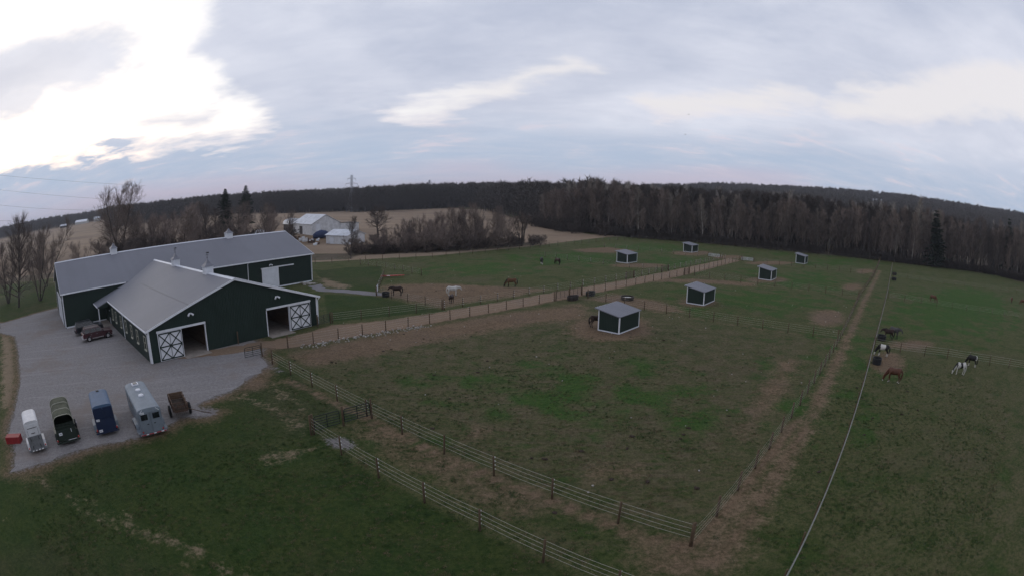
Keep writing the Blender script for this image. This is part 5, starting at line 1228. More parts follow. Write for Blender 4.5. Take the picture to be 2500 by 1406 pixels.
for i, (x, y) in enumerate(DUNG):
    rp_ = 'the right-hand pasture' if x-y > -1.5 and x > 15 else 'the near paddock' if y < 64 else 'the far paddocks'
    o = obj('manure_pile', dm[i % 4], None, (x, y, .0), rng.uniform(0, 6), (rng.uniform(.10,.22), rng.uniform(.09,.16), rng.uniform(.08,.15)))
    tag(o, 'small dark manure pile on the grazed grass of %s' % rp_, 'manure', 'manure piles in %s' % rp_)
M_stone = mat('pale_fieldstone', (.34,.315,.285), .9, var=.3, scale=8)
def scatter_stones(name, label, samples, smin, smax, mt):
    m_ = MB(); r2 = random.Random(name)
    for x, y in samples:
        s_ = r2.uniform(smin, smax); bvs = []
        for k in range(8): bvs.append(((1 if k & 1 else -1)*s_*r2.uniform(.6,1.1), (1 if k & 2 else -1)*s_*r2.uniform(.6,1.1), (1 if k & 4 else -.3)*s_*r2.uniform(.5,.9)))
        a = r2.uniform(0, 6); ca, sa = math.cos(a), math.sin(a)
        m_.add([(x+p[0]*ca-p[1]*sa, y+p[0]*sa+p[1]*ca, .02+p[2]) for p in bvs], [(0,2,3,1),(4,5,7,6),(0,1,5,4),(1,3,7,5),(3,2,6,7),(2,0,4,6)])
    return tag(m_.build(name, mt), label, name.replace('_', ' '), kind='stuff')
sp = []
for a, c in zip([(-22.4,51.8),(-18.0,55.9),(-14.3,59.0)], [(-18.0,55.9),(-14.3,59.0),(-10.6,62.2)]):
    for k in range(60): f = rng.random(); sp.append((a[0]+(c[0]-a[0])*f+rng.gauss(0,.55), a[1]+(c[1]-a[1])*f+rng.gauss(0,.45)-.25))
scatter_stones('stone_border', 'pale stones heaped along the foot of the lane fence', sp, .04, .11, M_stone)
sp = [(rng.uniform(-22,60), rng.uniform(20,110)) for k in range(170)]
sp = [p for p in sp if p[0]*.78+p[1]*.62 > 16.8+2 and p[1]-p[0]*1.09 > 10.5]
scatter_stones('pale_litter', 'tiny pale flecks of stone and straw scattered over the paddocks', sp, .03, .07, M_stone)

# ------------------------------------------------------------------ bare trees
def limb(m_, p, d, L, r, segs, rr, wob, droop, sides):
    pts = [Vector(p)]; d = Vector(d).normalized()
    for k in range(segs):
        d = (d+Vector((rr.gauss(0,wob), rr.gauss(0,wob), rr.gauss(0,wob)+droop))).normalized(); pts.append(pts[-1]+d*L/segs)
    rad = [r*(1-.78*k/segs) for k in range(segs+1)]
    m_.tube(pts, rad, sides, False)
    return pts, rad
def side_dir(d, ang, rr):
    d = Vector(d).normalized(); a = d.orthogonal().normalized(); a.rotate(Matrix.Rotation(rr.uniform(0, 2*math.pi), 3, d)); return (d*math.cos(ang)+a*math.sin(ang)).normalized()
def twig(m_, p, d, L, w_, rr):
    p = Vector(p); d = Vector(d).normalized(); a = d.orthogonal().normalized(); a.rotate(Matrix.Rotation(rr.uniform(0,6), 3, d)); b_ = d.cross(a)
    q = p+d*L*.5+Vector((rr.gauss(0,.06),rr.gauss(0,.06),rr.gauss(0,.06)))*L; e = q+(d+Vector((0,0,.25))).normalized()*L*.5
    vs = [p+a*w_, p-a*w_*.5+b_*w_*.87, p-a*w_*.5-b_*w_*.87, q+a*w_*.7, q-a*w_*.35+b_*w_*.6, q-a*w_*.35-b_*w_*.6, e]
    m_.add(vs, [(0,1,4,3),(1,2,5,4),(2,0,3,5),(3,4,6),(4,5,6),(5,3,6)]); return q, e
def bare_tree(seed, H, r0, stems=1, spread=.5, first=.3, nb_=20, nsub=5, ntw=5, up=.12, tw=.022, tl=1.0, lean=.05, bl=.42, wob=.09, crown_up=.5, fan=None):
    """returns (trunk mesh builder, crown mesh builder)"""
    rr = random.Random(seed); T_ = MB(); K = MB(); fan = spread*.45 if fan is None else fan
    for s_ in range(stems):
        a0 = 2*math.pi*s_/max(stems,1)+rr.uniform(-.4,.4); off = 0 if stems == 1 else .35
        d0 = Vector((math.cos(a0)*(lean if stems == 1 else fan)*rr.uniform(.6,1.2), math.sin(a0)*(lean if stems == 1 else fan)*rr.uniform(.6,1.2), 1))
        Hs = H*rr.uniform(.82,1.0) if stems > 1 else H
        r = r0*(1 if stems == 1 else .62)
        pts, rad = limb(T_, (math.cos(a0)*off*r0*2, math.sin(a0)*off*r0*2, -.2), d0, Hs*.93, r, 9, rr, .045 if stems == 1 else .07, .02, 7)
        n = nb_ if stems == 1 else max(5, nb_//stems)
        for k in range(n):
            f = first+(1-first)*((k+rr.random())/n)**.9; i = min(int(f*9), 8); p = pts[i].lerp(pts[i+1], f*9-i); rb = rad[i]
            ang = spread*rr.uniform(.75,1.25)*(1.25-.55*f); d = side_dir(pts[i+1]-pts[i], ang, rr); d.z += up; 
            L = H*bl*(1.0-.62*(f-first)/(1-first+1e-6))*rr.uniform(.65,1.15)
            P1, R1 = limb(K, p, d, L, max(rb*.52, .03), 5, rr, wob, .06*crown_up, 4)
            for j in range(nsub):
                g_ = .25+.75*(j+rr.random())/nsub; i1 = min(int(g_*5), 4); q = P1[i1].lerp(P1[i1+1], g_*5-i1)
                d2 = side_dir(P1[i1+1]-P1[i1], rr.uniform(.45,.95), rr); d2.z += up
                L2 = L*.42*rr.uniform(.6,1.2)
                P2, R2 = limb(K, q, d2, L2, max(R1[i1]*.5, tw*1.3), 3, rr, wob, .05, 3)
                for m2 in range(ntw):
                    h_ = .2+.8*(m2+rr.random())/ntw; i2 = min(int(h_*3), 2); q2 = P2[i2].lerp(P2[i2+1], h_*3-i2)
                    _, e = twig(K, q2, side_dir(P2[i2+1]-P2[i2], rr.uniform(.35,.9), rr)+Vector((0,0,up)), tl*rr.uniform(.5,1.2), tw, rr)
    return T_, K
def spruce(seed, H, R0, bare=.06, gap=0.0, layers=34):
    rr = random.Random(seed); T_ = MB(); K = MB()
    T_.tube([(0,0,-.2),(rr.gauss(0,.05),0,H*.5),(0,0,H)], [.24,.14,.02], 7)
    for k in range(layers):
        f = bare+(1-bare)*(k+.5)/layers; z = H*f; rad = R0*(1-f)**.8*rr.uniform(.55,1.12)+.12
        if gap and rr.random() < gap: continue
        n = rr.randint(6, 9); a0 = rr.uniform(0,6)
        for j in range(n):
            a = a0+2*math.pi*j/n+rr.gauss(0,.2); L = rad*rr.uniform(.6,1.2); dz = -.28*L if f < .6 else .05*L
            K.tube([(0,0,z),(math.cos(a)*L,math.sin(a)*L,z+dz)], [.035,.008], 3, False)
            for q in range(int(14+L*14)):
                t_ = rr.uniform(.12,1.0); c = Vector((math.cos(a)*L*t_, math.sin(a)*L*t_, z+dz*t_)); s_ = rr.uniform(.22,.48)*(.7+.3*L/R0)
                d = Vector((math.cos(a)+rr.gauss(0,.7), math.sin(a)+rr.gauss(0,.7), rr.gauss(-.25,.35))).normalized(); o_ = d.orthogonal().normalized(); o_.rotate(Matrix.Rotation(rr.uniform(0,6),3,d))
                K.add([c-o_*s_*.5, c+o_*s_*.5, c+d*s_*2.0], [(0,1,2)])
    return T_, K
class TreeKind:
    def __init__(s, tk, mt, mk):
        T_, K = tk; s.t = T_.mesh('trunk', mt, True); s.k = K.mesh('crown', mk, False)
        for mm in (s.t, s.k): mm.calc_loop_triangles()
def plant(kind, name, label, loc, yaw, scale, group=None, cat='tree'):
    t = thing(name, label, cat, loc, yaw, group, scale); obj('trunk', kind.t, t); obj('crown', kind.k, t); return t
K_wood = [TreeKind(bare_tree(20+i, 20.0, .24+.02*i, 1, .66, .14+.06*(i % 3), 34, 5, 7, .16, .030, 1.5, .05, .25), M_bark if i % 2 else M_bark2, (M_twig, M_twig2, M_twig)[i % 3]) for i in range(6)]
K_pale = [TreeKind(bare_tree(60+i, 21.0, .26, 1, .62, .22, 32, 5, 6, .16, .026, 1.3, .04, .25), M_pale, M_paletwig) for i in range(2)]
K_open = [TreeKind(bare_tree(40+i, 16.0, .34, 1, .85, .16, 36, 7, 8, .14, .018, 1.4, .05, .42), M_bark, M_twig) for i in range(3)]
K_young = [TreeKind(bare_tree(70+i, 14.0, .24, (1,3,4)[i], (1.0,.85,.85)[i], .12, (52,54,56)[i], 8, 8, .18, .0135, 1.35, .06, (.44,.36,.34)[i], .07, .5, .36), M_bark2, M_twig2) for i in range(3)]
K_shrub = [TreeKind(bare_tree(90+i, 6.0, .12, 6, 1.0, .08, 48, 5, 7, .2, .022, .9, .2, .40), M_bark, (M_twig2, M_twig)[i % 2]) for i in range(3)]
K_clump = TreeKind(bare_tree(101, 11.0, .26, 7, .55, .35, 42, 5, 7, .2, .022, 1.0, .2, .24), M_bark, M_twig)
K_big = TreeKind(bare_tree(9, 25.0, .75, 3, 1.05, .16, 96, 10, 9, .08, .019, 1.5, .3, .40, .12, .3, .22), M_bark, M_twig)
K_oak = TreeKind(bare_tree(17, 10.6, .42, 1, 1.15, .28, 34, 7, 9, .02, .026, 1.1, .03, .58, .12), M_bark, M_twig)
K_spr = [TreeKind(spruce(5, 21.5, 7.2, .03, 0.0, 48), M_bark, M_needle), TreeKind(spruce(6, 23.0, 8.0, .28, .10, 32), M_bark, M_needle), TreeKind(spruce(7, 20.0, 3.6, .05, .1, 36), M_bark, M_needle)]

plant(K_big, 'bare_tree', 'tallest spreading bare tree rising behind the left half of the arena roof', (-131,133,0), .8, (1.05,1.05,1.06), 'bare trees behind the arena')
LEFT = [(-101.4,61.1,17.6,'tall bare tree left of the arena, its trunk nearest the driveway'),(-100.2,68.4,17.9,'bare tree just left of the arena gable with a thick straight trunk'),
        (-112.3,63.8,16.4,'bare tree at the left edge of the picture, second trunk in'),(-121.0,64.0,15.0,'slender bare tree at the very left edge of the picture'),
        (-118,84,12.8,'lower bare tree behind the pair left of the arena'),(-108,92,11.5,'reddish bare tree close behind the left end of the arena'),(-134,92,13,'bare tree farther back at the left, in front of the tan field'),
        (-112.5,107,10.5,'rounded bare tree peeking over the left end of the arena ridge'),(-104,112,9.6,'small bare tree just right of the left cupola of the arena')]
for i, (x, y, h, lab) in enumerate(LEFT): plant(K_young[i % 3], 'bare_tree', lab, (x, y, 0), i*1.3, (h/14*1.05, h/14*1.05, h/14), 'bare trees left of the arena')
BACK = [(-106,158,12),(-96,166,11),(-88,178,11),(-112,158,12),(-120,142,11.5),(-126,150,13),(-84,186,9),(-128,140,11),(-136,150,12),(-98,140,10),(-91,148,9),(-118,150,12),(-108,148,11),(-112,168,13),(-98,152,11),(-100,175,12),(-92,160,10),(-86,170,10.5),(-92,186,11),(-80,158,9),(-104,140,11),(-124,172,13),(-132,158,12),(-138,176,13),(-142,140,11),(-116,190,12),(-150,165,12)]
for i, (x, y, h) in enumerate(BACK):
    k = (K_open + K_young)[i % 6]; s_ = 1.22*h/(16 if k in K_open else 14)
    plant(k, 'bare_tree', 'bare tree in the brown row behind the arena roof', (x, y, 0), i*.9, (s_*1.05, s_*1.05, s_), 'bare trees in the row behind the arena')
plant(K_spr[0], 'spruce_tree', 'dark full spruce rising behind the arena roof, nearer of the two', (-117.5,191.8,0), 0, 1.0, 'spruces behind the arena')
plant(K_spr[1], 'spruce_tree', 'dark ragged spruce with a bare lower trunk, right one of the two behind the arena', (-122,219,0), .7, 1.0, 'spruces behind the arena')
plant(K_oak, 'bare_tree', 'low broad bare tree with spreading limbs right of the white farm sheds', (-46.9,181.8,0), .4, 1.0)
plant(K_open[1], 'bare_tree', 'bare forked tree in front of the smaller white shed', (-40.2,127.2,0), 2.0, (.55,.55,.62))
plant(K_clump, 'bare_tree_clump', 'clump of leaning bare trunks at the right end of the hedgerow', (2.6,157.5,0), .5, (1.05,1.05,1.0))
HT = [(-4,149,9),(-18,154,12),(-22,151,11),(-10,157,12),(-28,150,9.5),(-35,147,7),(-29,146,8),(-24,149,10.5),(-20,148,9),(-16,151,11),(-12,151.5,10),(-8.5,154,11.5),(-5,156,11),(-1.5,158,10),(-26,155,9),(-14,158,11),(-31,152,8)]
for i, (x, y, h) in enumerate(HT):
    k = K_young[i % 3]; plant(k, 'bare_tree', 'slim bare tree growing in the brushy hedgerow', (x, y, 0), i*1.1, (h/14*.9, h/14*.9, h/14), 'bare trees in the hedgerow')
HS = [(-43,140,4.5),(-40,137,4),(-37,143,5),(-34,138,4.2),(-31,141,4.5),(-28,139,4.5),(-26,143,5.5),(-23,141,5),(-21,145,6),(-18,143,5.2),(-15,146,6),(-12,146,5),(-10,149,6),(-7,150,5.5),(-4,152,5),(-1,154,5),(6,160,3.5),(-30,146,6),(-38,148,5),(8.5,162,3.4)]
for i, (x, y, h) in enumerate(HS): plant(K_shrub[i % 3], 'bare_shrub', 'dense leafless shrub in the hedgerow beyond the left pasture', (x, y, 0), i*1.7, (h/6*1.25, h/6*1.25, h/6), 'leafless shrubs in the hedgerow', 'shrub')

# ------------------------------------------------------------------ the woods: front rows tree by tree, the rest as one mass
EDGE = [(13.5,262),(16,241),(21,225),(40,208.5),(48,198),(67.4,188),(86,174.5),(97.6,168),(122,158),(134,152),(148.7,144.5),(175,138),(192,129),(206,110),(224,92)]
el_ = [0.0]
for a, c in zip(EDGE, EDGE[1:]): el_.append(el_[-1]+math.dist(a, c))
def edge_pt(s_, depth):
    j = max(k for k in range(len(el_)) if el_[k] <= s_+1e-9); j = min(j, len(EDGE)-2); f = (s_-el_[j])/(el_[j+1]-el_[j])
    a, c = Vector(EDGE[j]), Vector(EDGE[j+1]); d = (c-a).normalized(); n_ = Vector((-d.y, d.x)); return a.lerp(c, f)+n_*depth
wr_ = random.Random(77); count = 0; rows = [(.8,2.9),(3.4,2.9),(6.4,3.0),(9.8,3.3)]
def wh(s_):
    q = s_/el_[-1]; return float(np.interp(q, [0,.12,.2,.3,.42,.55,.7,.8,.9,1.0], [16,18.5,21,18.5,18.0,18.8,20,20.5,21.0,22]))
for dep, st in rows:
    s_ = wr_.uniform(0, 2)
    while s_ < el_[-1] and count < 272:
        p = edge_pt(s_, dep+wr_.gauss(0, .8)); h = wh(s_)*wr_.uniform(.60, 1.12)*(1 if dep > 2 else .93)
        pale = wr_.random() < .05; k = wr_.choice(K_pale) if pale else wr_.choice(K_wood)
        plant(k, 'bare_tree', 'pale-barked bare tree at the front of the woods behind the paddocks' if pale else 'brown bare tree in the front rows of the woods behind the paddocks',
              (p.x, p.y, -.1), wr_.uniform(0, 6.28), (h/20*wr_.uniform(.85,1.2), h/20*wr_.uniform(.85,1.2), h/20), 'pale bare trees at the woods edge' if pale else 'bare trees at the woods edge')
        count += 1; s_ += st*wr_.uniform(.75, 1.3)
plant(K_pale[0], 'bare_tree', 'tallest pale-barked tree at the edge of the right-hand woods', (147.6,146.4,0), .3, (1.25,1.25,1.22))
plant(K_spr[2], 'spruce_tree', 'dark spruce standing at the front of the right-hand woods', (158.8,141.6,0), 1, (1.9,1.9,1.06))
plant(K_spr[2], 'spruce_tree', 'narrow dark spruce near the right edge of the picture', (203,124,0), 2, (1.5,1.5,1.2))
def instancer(name, label, cat, pts, kinds, smin, smax, seed, wid=(.9,1.2)):
    """one object of kind stuff; whole trees are instanced on its points"""
    src = bpy.data.collections.new(name+'_source'); rr = random.Random(seed)
    for i, kd in enumerate(kinds):
        jb = bmesh.new(); jb.from_mesh(kd.t); nt = len(jb.faces); jb.from_mesh(kd.k); me = bpy.data.meshes.new(name+'_tree'); 
        for fi, f in enumerate(jb.faces): f.material_index = 0 if fi < nt else 1
        jb.to_mesh(me); jb.free(); me.materials.clear(); me.materials.append(kd.t.materials[0]); me.materials.append(kd.k.materials[0])
        src.objects.link(bpy.data.objects.new('tree_source', me))
    me = bpy.data.meshes.new(name); me.from_pydata([(x, y, z) for x, y, z in pts], [], [])
    a = me.attributes.new('rot', 'FLOAT_VECTOR', 'POINT'); a.data.foreach_set('vector', [v for _ in pts for v in (0, 0, rr.uniform(0, 6.28))])
    def sc3():
        h = rr.uniform(smin, smax); w_ = h*rr.uniform(*wid); return (w_, w_, h)
    a = me.attributes.new('scl', 'FLOAT_VECTOR', 'POINT'); a.data.foreach_set('vector', [v for _ in pts for v in sc3()])
    o = obj(name, me); tag(o, label, cat, kind='stuff')
    ng = bpy.data.node_groups.new(name, 'GeometryNodeTree')
    ng.interface.new_socket('Geometry', in_out='INPUT', socket_type='NodeSocketGeometry'); ng.interface.new_socket('Geometry', in_out='OUTPUT', socket_type='NodeSocketGeometry')
    gi = ng.nodes.new('NodeGroupInput'); go = ng.nodes.new('NodeGroupOutput'); ip = ng.nodes.new('GeometryNodeInstanceOnPoints')
    ci = ng.nodes.new('GeometryNodeCollectionInfo'); ci.inputs['Collection'].default_value = src; ci.inputs['Separate Children'].default_value = True
    ip.inputs['Pick Instance'].default_value = True
    def na(nm):
        n = ng.nodes.new('GeometryNodeInputNamedAttribute'); n.data_type = 'FLOAT_VECTOR'; n.inputs['Name'].default_value = nm; return n.outputs[0]
    ng.links.new(gi.outputs[0], ip.inputs['Points']); ng.links.new(ci.outputs[0], ip.inputs['Instance'])
    ng.links.new(na('rot'), ip.inputs['Rotation']); ng.links.new(na('scl'), ip.inputs['Scale'])
    ng.links.new(ip.outputs[0], go.inputs[0])
    md = o.modifiers.new('trees', 'NODES'); md.node_group = ng
    return o
def tz(x, y): return float(terrain(x, y))
pts = []; r3 = random.Random(5)
for k in range(1500):
    s_ = r3.uniform(0, el_[-1]); dep = 12+r3.random()**1.3*75; p = edge_pt(s_, dep)
    if p.y < 60 or p.x > 330: continue
    pts.append((p.x, p.y, tz(p.x, p.y)-.1))
instancer('deep_woods', 'mass of bare brown trees deeper in the woods behind the paddocks', 'woods', pts, K_wood+K_pale[:1], .72, 1.06, 1)
K_far = [TreeKind(bare_tree(120+i, 18.0, .26, 1, .80, .15, 18, 4, 4, .16, .10, 1.9, .05, .36), M_bark2, (M_fartwig, M_fartwig2, M_fartwig3)[i]) for i in range(3)]
pts = []
def sector(a0, a1, r0, r1, n, keep=None):
    for k in range(n):
        a = R(r3.uniform(a0, a1)); r_0 = math.sqrt(r3.uniform(r0*r0, r1*r1)); x, y = math.sin(a)*r_0, math.cos(a)*r_0
        if keep and not keep(x, y): continue
        pts.append((x, y, tz(x, y)-.3))
def cl(x, y): return math.sin(x*.011+1)*math.sin(y*.009+2.2)+.5*math.sin(x*.023-y*.017) < .55
sector(-17.5, 3.5, 505, 600, 1500); sector(-27, -17, 560, 700, 700); sector(-5, 12, 250, 560, 1500, lambda x, y: x > 17-(y-300)*.25+r3.gauss(0,4) and x > 14)
sector(-6, 4, 330, 560, 900, lambda x, y: x > 10-(y-310)*.235+r3.gauss(0,3))
sector(-46, -26, 620, 760, 900); sector(-66, -40, 1150, 1500, 2600); sector(-40, -20, 900, 1300, 1500)
sector(8, 64, 560, 1000, 5200, cl); sector(8, 66, 1000, 1450, 6500, lambda x, y: cl(x, y) or math.hypot(x, y) > 1250); sector(-20, 12, 600, 900, 1500)
instancer('distant_woods', 'bare brown woods covering the far ridges along the horizon', 'woods', pts, K_far, .72, 1.30, 2, (1.1,1.7))
pts = []
for k in range(520):
    s_ = r3.uniform(0, el_[-1]); p = edge_pt(s_, r3.uniform(-2.2, 1.8)); pts.append((p.x, p.y, -.05))
instancer('woods_edge_brush', 'low brown brush along the foot of the woods', 'brush', pts, K_shrub, .25, .62, 3, (1.0,1.6))
pts = [( -44+r3.random()*52, 0, 0) for k in range(130)]; pts = [(x, 134.5+max(0, (x+44))*.52+r3.uniform(-2,9), -.05) for x, _, _ in pts]
hp_ = [(r3.gauss(a, 3.5), r3.gauss(b_, 5)) for a, b_ in ((14,250),(14,262),(12,275),(17,240),(19,232),(25,222),(31,215),(38,209),(9,290),(12,300)) for _ in range(9)]
brush_far = [(x, y, -.05) for x, y in hp_]
instancer('thicket_brush', 'brown brush at the left end of the woods, beside the tan field', 'brush', brush_far, K_shrub, .5, 1.1, 6, (1.0,1.5))
bk = [(r3.uniform(-148,-84), 0) for _ in range(46)]; bk = [(x, 172+(x+120)*.25+r3.uniform(-38,24), -.05) for x, _ in bk]
instancer('farmyard_brush', 'tangled brown brush behind the arena roof', 'brush', bk, K_shrub, .6, 1.35, 7, (1.0,1.5))
instancer('hedgerow_brush', 'tangled dark brush filling the foot of the hedgerow', 'brush', pts, K_shrub, .2, .45, 4, (1.2,1.8))

# ------------------------------------------------------------------ neighbouring farm
M_wside = mat('weathered_white_siding', (.54,.545,.56), .8, var=.15, scale=.8, bump=.1); M_tin = mat('weathered_tin_roof', (.50,.52,.56), .5, .0, var=.18, scale=.5); M_olddark = mat('old_dark_boards', (.05,.045,.045), .9, var=.3)
def gable_shed(name, label, loc, yaw, L, W_, e, rg, m_w=None, m_r=None, door=None, cat='shed'):
    t = thing(name, label, cat, (*loc, tz(*loc)), yaw); m_w = m_w or M_wside; m_r = m_r or M_tin
    MB().bb(0, L, 0, .15, 0, e).build('long_wall', m_w, t); MB().bb(0, L, W_-.15, W_, 0, e).build('long_wall', m_w, t)
    for x in (.0, L-.15): MB().prism([(.15,0),(W_-.15,0),(W_-.15,e),(W_/2,rg-.12),(.15,e)], 0, x, x+.15).build('gable_wall', m_w, t)
    for s in (0, 1):
        y0_ = -.35 if s == 0 else W_+.35; MB().prism([(y0_, e-.1),(W_/2, rg),(W_/2, rg-.1),(y0_, e-.2)], 0, -.35, L+.35).build('roof', m_r, t)
    if door: 
        MB().bb(door[0], door[1], -.06, -.005, 0, door[2]).build('door', M_olddark, t)
    return t
# big white barn: long side faces left-front, gable faces right
t = gable_shed('white_barn', 'large weathered white barn with a tin roof beyond the arena', (-98.7,223.8), math.atan2(206.4-223.8, -82.6+98.7), 23.7, 13.5, 4.6, 8.3, door=(8.5,12.5,3.4), cat='barn')
MB().bb(23.75, 23.85, 2.0, 4.2, .2, 4.6).build('grey_panel', M_wmetal, t)
MB().bb(18.0, 24.0, 13.55, 22.5, 0, 4.1).build('rear_lean_to', M_wside, t); MB().prism([(13.2,5.2),(23.0,4.0),(23.0,3.9),(13.2,5.1)], 0, 17.6, 24.4).build('lean_to_roof', M_tin, t)
t = thing('quonset_shed', 'small round-roofed pale shed with dark front left of the white barn', 'shed', (-103.5,229.5,tz(-103.5,229.5)), math.atan2(206.4-223.8, -82.6+98.7))
MB().bb(-9, 0, 0, 8, 0, 3.6).build('walls', M_olddark, t); MB().prism([(4+4.4*math.cos(a), 3.6+2.6*math.sin(a)) for a in np.linspace(0, math.pi, 11)], 0, -9.3, .3).build('roof', M_tin, t)
t = gable_shed('white_shed', 'smaller white tin-roofed shed in front of the large white barn', (-62.2,169.0), math.atan2(163.7-169.0, -52.7+62.2), 11.0, 8.0, 3.0, 4.6)
MB().bb(2.0, 4.0, -.06, -.005, 0, 2.2).build('door', M_wmetal, t)
t = gable_shed('old_shed', 'low grey-roofed shed just behind the arena ridge', (-102,188), math.atan2(-.8, 1), 10.0, 6.0, 2.6, 4.2, M_olddark)
t = thing('covered_boat', 'dark blue tarpaulin-covered hull between the white sheds', 'boat', (-72,190,0), R(40))
MB().loft([[(x, w_*math.cos(a), .3+.9*h_+h_*1.1*math.sin(a)) for a in np.linspace(0, 2*math.pi, 12, endpoint=False)] for x, w_, h_ in ((-3.2,.7,.8),(-2,1.3,1.2),(0,1.4,1.5),(2,1.1,1.3),(3.4,.2,.9))]).build('tarpaulin', mat('blue_tarp', (.02,.035,.09), .6, var=.3), t, True)
for x in (-1.5, 1.2): MB().bb(x-.15, x+.15, -.9, .9, 0, .5).build('cradle', M_wood, t)
for i in range(26):
    x = rng.uniform(-90,-64); y = 178+(x+90)*-.35+rng.uniform(-6,14); s_ = rng.uniform(.5,1.5); m_ = MB(); m_.box((0,0,s_*.3), (s_*1.5,s_,s_*.6), rng.uniform(0,3)); m_.box((s_*.4,s_*.2,s_*.7), (s_*.7,s_*.5,s_*.5), rng.uniform(0,3))
    o = m_.build('scrap_heap', rng.choice([M_wside, M_rust, M_wood, M_wmetal, M_tubrust])); o.location = (x, y, 0)
    tag(o, 'heap of scrap and boards in the yard before the white sheds', 'scrap', 'scrap heaps in the farmyard')
t = thing('round_bale', 'dark weathered round bale at the brushy edge beyond the far corner of the arena', 'bale', (-46.5,110.5,0), R(35))
M_bale = mat('old_hay', (.045,.036,.026), .95, var=.4, scale=5)
MB().loft([[(x, (.74+.03*math.sin(5*a+x*3))*f_*math.cos(a), .70+(.72+.03*math.sin(3*a))*f_*math.sin(a)) for a in np.linspace(0, 6.283, 22, endpoint=False)] for x, f_ in ((-.78,.55),(-.72,.95),(-.4,1),(0,1.02),(.4,1),(.72,.95),(.78,.55))]).build('hay', M_bale, t, True)
for x in (-.45, 0, .45): MB().tube([(x, .78*math.cos(a), .70+.77*math.sin(a)) for a in np.linspace(0, 6.283, 22)], .02, 4, False).build('twine', M_wood, t)
sp = [(-37.6+rng.gauss(0,1.0), 90.6+rng.gauss(0,.7)) for k in range(40)]
scatter_stones('rubble', 'pale rubble heaped at the right corner of the arena', sp, .08, .3, M_stone)
# far farmsteads
def house(name, label, x, y, yaw, L, W_, e, rg, m_w, m_r):
    t = gable_shed(name, label, (x, y), yaw, L, W_, e, rg, m_w, m_r, cat='house')
    for k in range(3): w_ = MB().bb(L*(.15+.3*k), L*(.15+.3*k)+1.2, -.05, -.005, 1.0, 2.4).build('window', M_glass, t)
    return t
M_brightroof = mat('bright_tin', (.75,.76,.8), .4, var=.05); M_hwall = mat('pale_house_wall', (.45,.44,.42), .8)
house('farm_building', 'far white-roofed farm building on the left horizon', -880, 735, .4, 34, 14, 5, 9, M_hwall, M_brightroof)
house('farmhouse', 'far pale farmhouse on the left horizon beside a white roof', -812, 742, .9, 16, 10, 6, 10, M_hwall, M_tin)
house('farmhouse', 'far low dark house among trees left of the white-roofed farm building', -850, 660, .7, 18, 10, 4, 7, M_olddark, M_tin)
house('farm_building', 'long white building beyond the woods under the far ridge', 500, 910, -.4, 42, 16, 7, 11, M_hwall, M_brightroof)
house('farmhouse', 'small pale house beyond the woods on the right', 640, 760, -.7, 20, 12, 6, 10, M_hwall, M_tin)
house('farm_building', 'white-roofed shed on the far right ridge', 1100, 640, -.9, 40, 18, 7, 12, M_hwall, M_brightroof)

# ------------------------------------------------------------------ power line
M_steel = mat('galvanised_lattice', (.20,.20,.22), .6, .3, var=.1)
def pylon(label, x, y, H, arms, yaw):
    t = thing('power_pylon', label, 'pylon', (x, y, tz(x, y)), yaw); b0, b1 = H*.11, H*.025; zw = H*.58
    def hw(z): return b0+(b1-b0)*min(1, z/zw)
    th = .20
    for sx in (-1, 1):
        for sy in (-1, 1): MB().tube([(sx*hw(0), sy*hw(0), 0),(sx*b1, sy*b1, zw),(sx*b1*.8, sy*b1*.8, H)], th*.8, 4).build('leg', M_steel, t)
    zs_ = list(np.linspace(0, zw, 6))+list(np.linspace(zw, H, 7))[1:]; br = MB()
    for z0, z1 in zip(zs_, zs_[1:]):
        a, c = hw(z0), hw(z1)
        for k in range(4):
            p = [(-1,-1),(1,-1),(1,1),(-1,1)]; q0, q1 = p[k], p[(k+1)%4]
            br.tube([(q0[0]*a,q0[1]*a,z0),(q1[0]*c,q1[1]*c,z1)], th*.45, 3); br.tube([(q1[0]*a,q1[1]*a,z0),(q0[0]*c,q0[1]*c,z1)], th*.45, 3); br.tube([(q0[0]*c,q0[1]*c,z1),(q1[0]*c,q1[1]*c,z1)], th*.45, 3)
    tag(br.build('bracing', M_steel, t), kind='stuff')
    for z, L in arms:
        for s in (-1, 1):
            a_ = MB(); a_.tube([(s*b1,-b1*.6,z),(s*L,0,z+.4)], th*.6, 3); a_.tube([(s*b1,b1*.6,z),(s*L,0,z+.4)], th*.6, 3); a_.tube([(s*b1,0,z+1.6),(s*L,0,z+.4)], th*.6, 3); ca = a_.build('cross_arm', M_steel, t)
            MB().tube([(s*L,0,z+.4),(s*L,0,z-1.6)], .12, 5).build('insulator_string', M_steel, ca)
    return t
pylon('lattice power pylon standing at the far edge of the tan field', -154.4, 494.7, 35.7, ((27,8),(32,5.5)), R(60))
pylon('fainter lattice power pylon right of the taller one, before the far woods', -83, 530, 27.5, ((20.5,6.5),(24.5,4.5)), R(60))
P0 = Vector((-420,80,0)); P1 = Vector((-154.4,494.7,0))
for k, (abc, nm) in enumerate(zip([((.28,55),(.48,39),(.56,34)), ((.27,45.9),(.47,28.4),(.61,19.5)), ((.27,35.4),(.46,20.5),(.6,15)), ((.27,24.7),(.32,20.7),(.5,11))], ('top','second','third','lowest'))):
    co = np.polyfit([q[0] for q in abc], [q[1] for q in abc], 2); m_ = MB()
    m_.tube([(*(P0.lerp(P1, s_))[:2], float(np.polyval(co, s_))) for s_ in np.linspace(.20, .56 if k < 2 else (.48 if k == 2 else .36), 16)], .05, 4, False)
    tag(m_.build('power_cable', M_dark), '%s power cable crossing the sky at the left edge' % nm, 'cable', 'power cables')
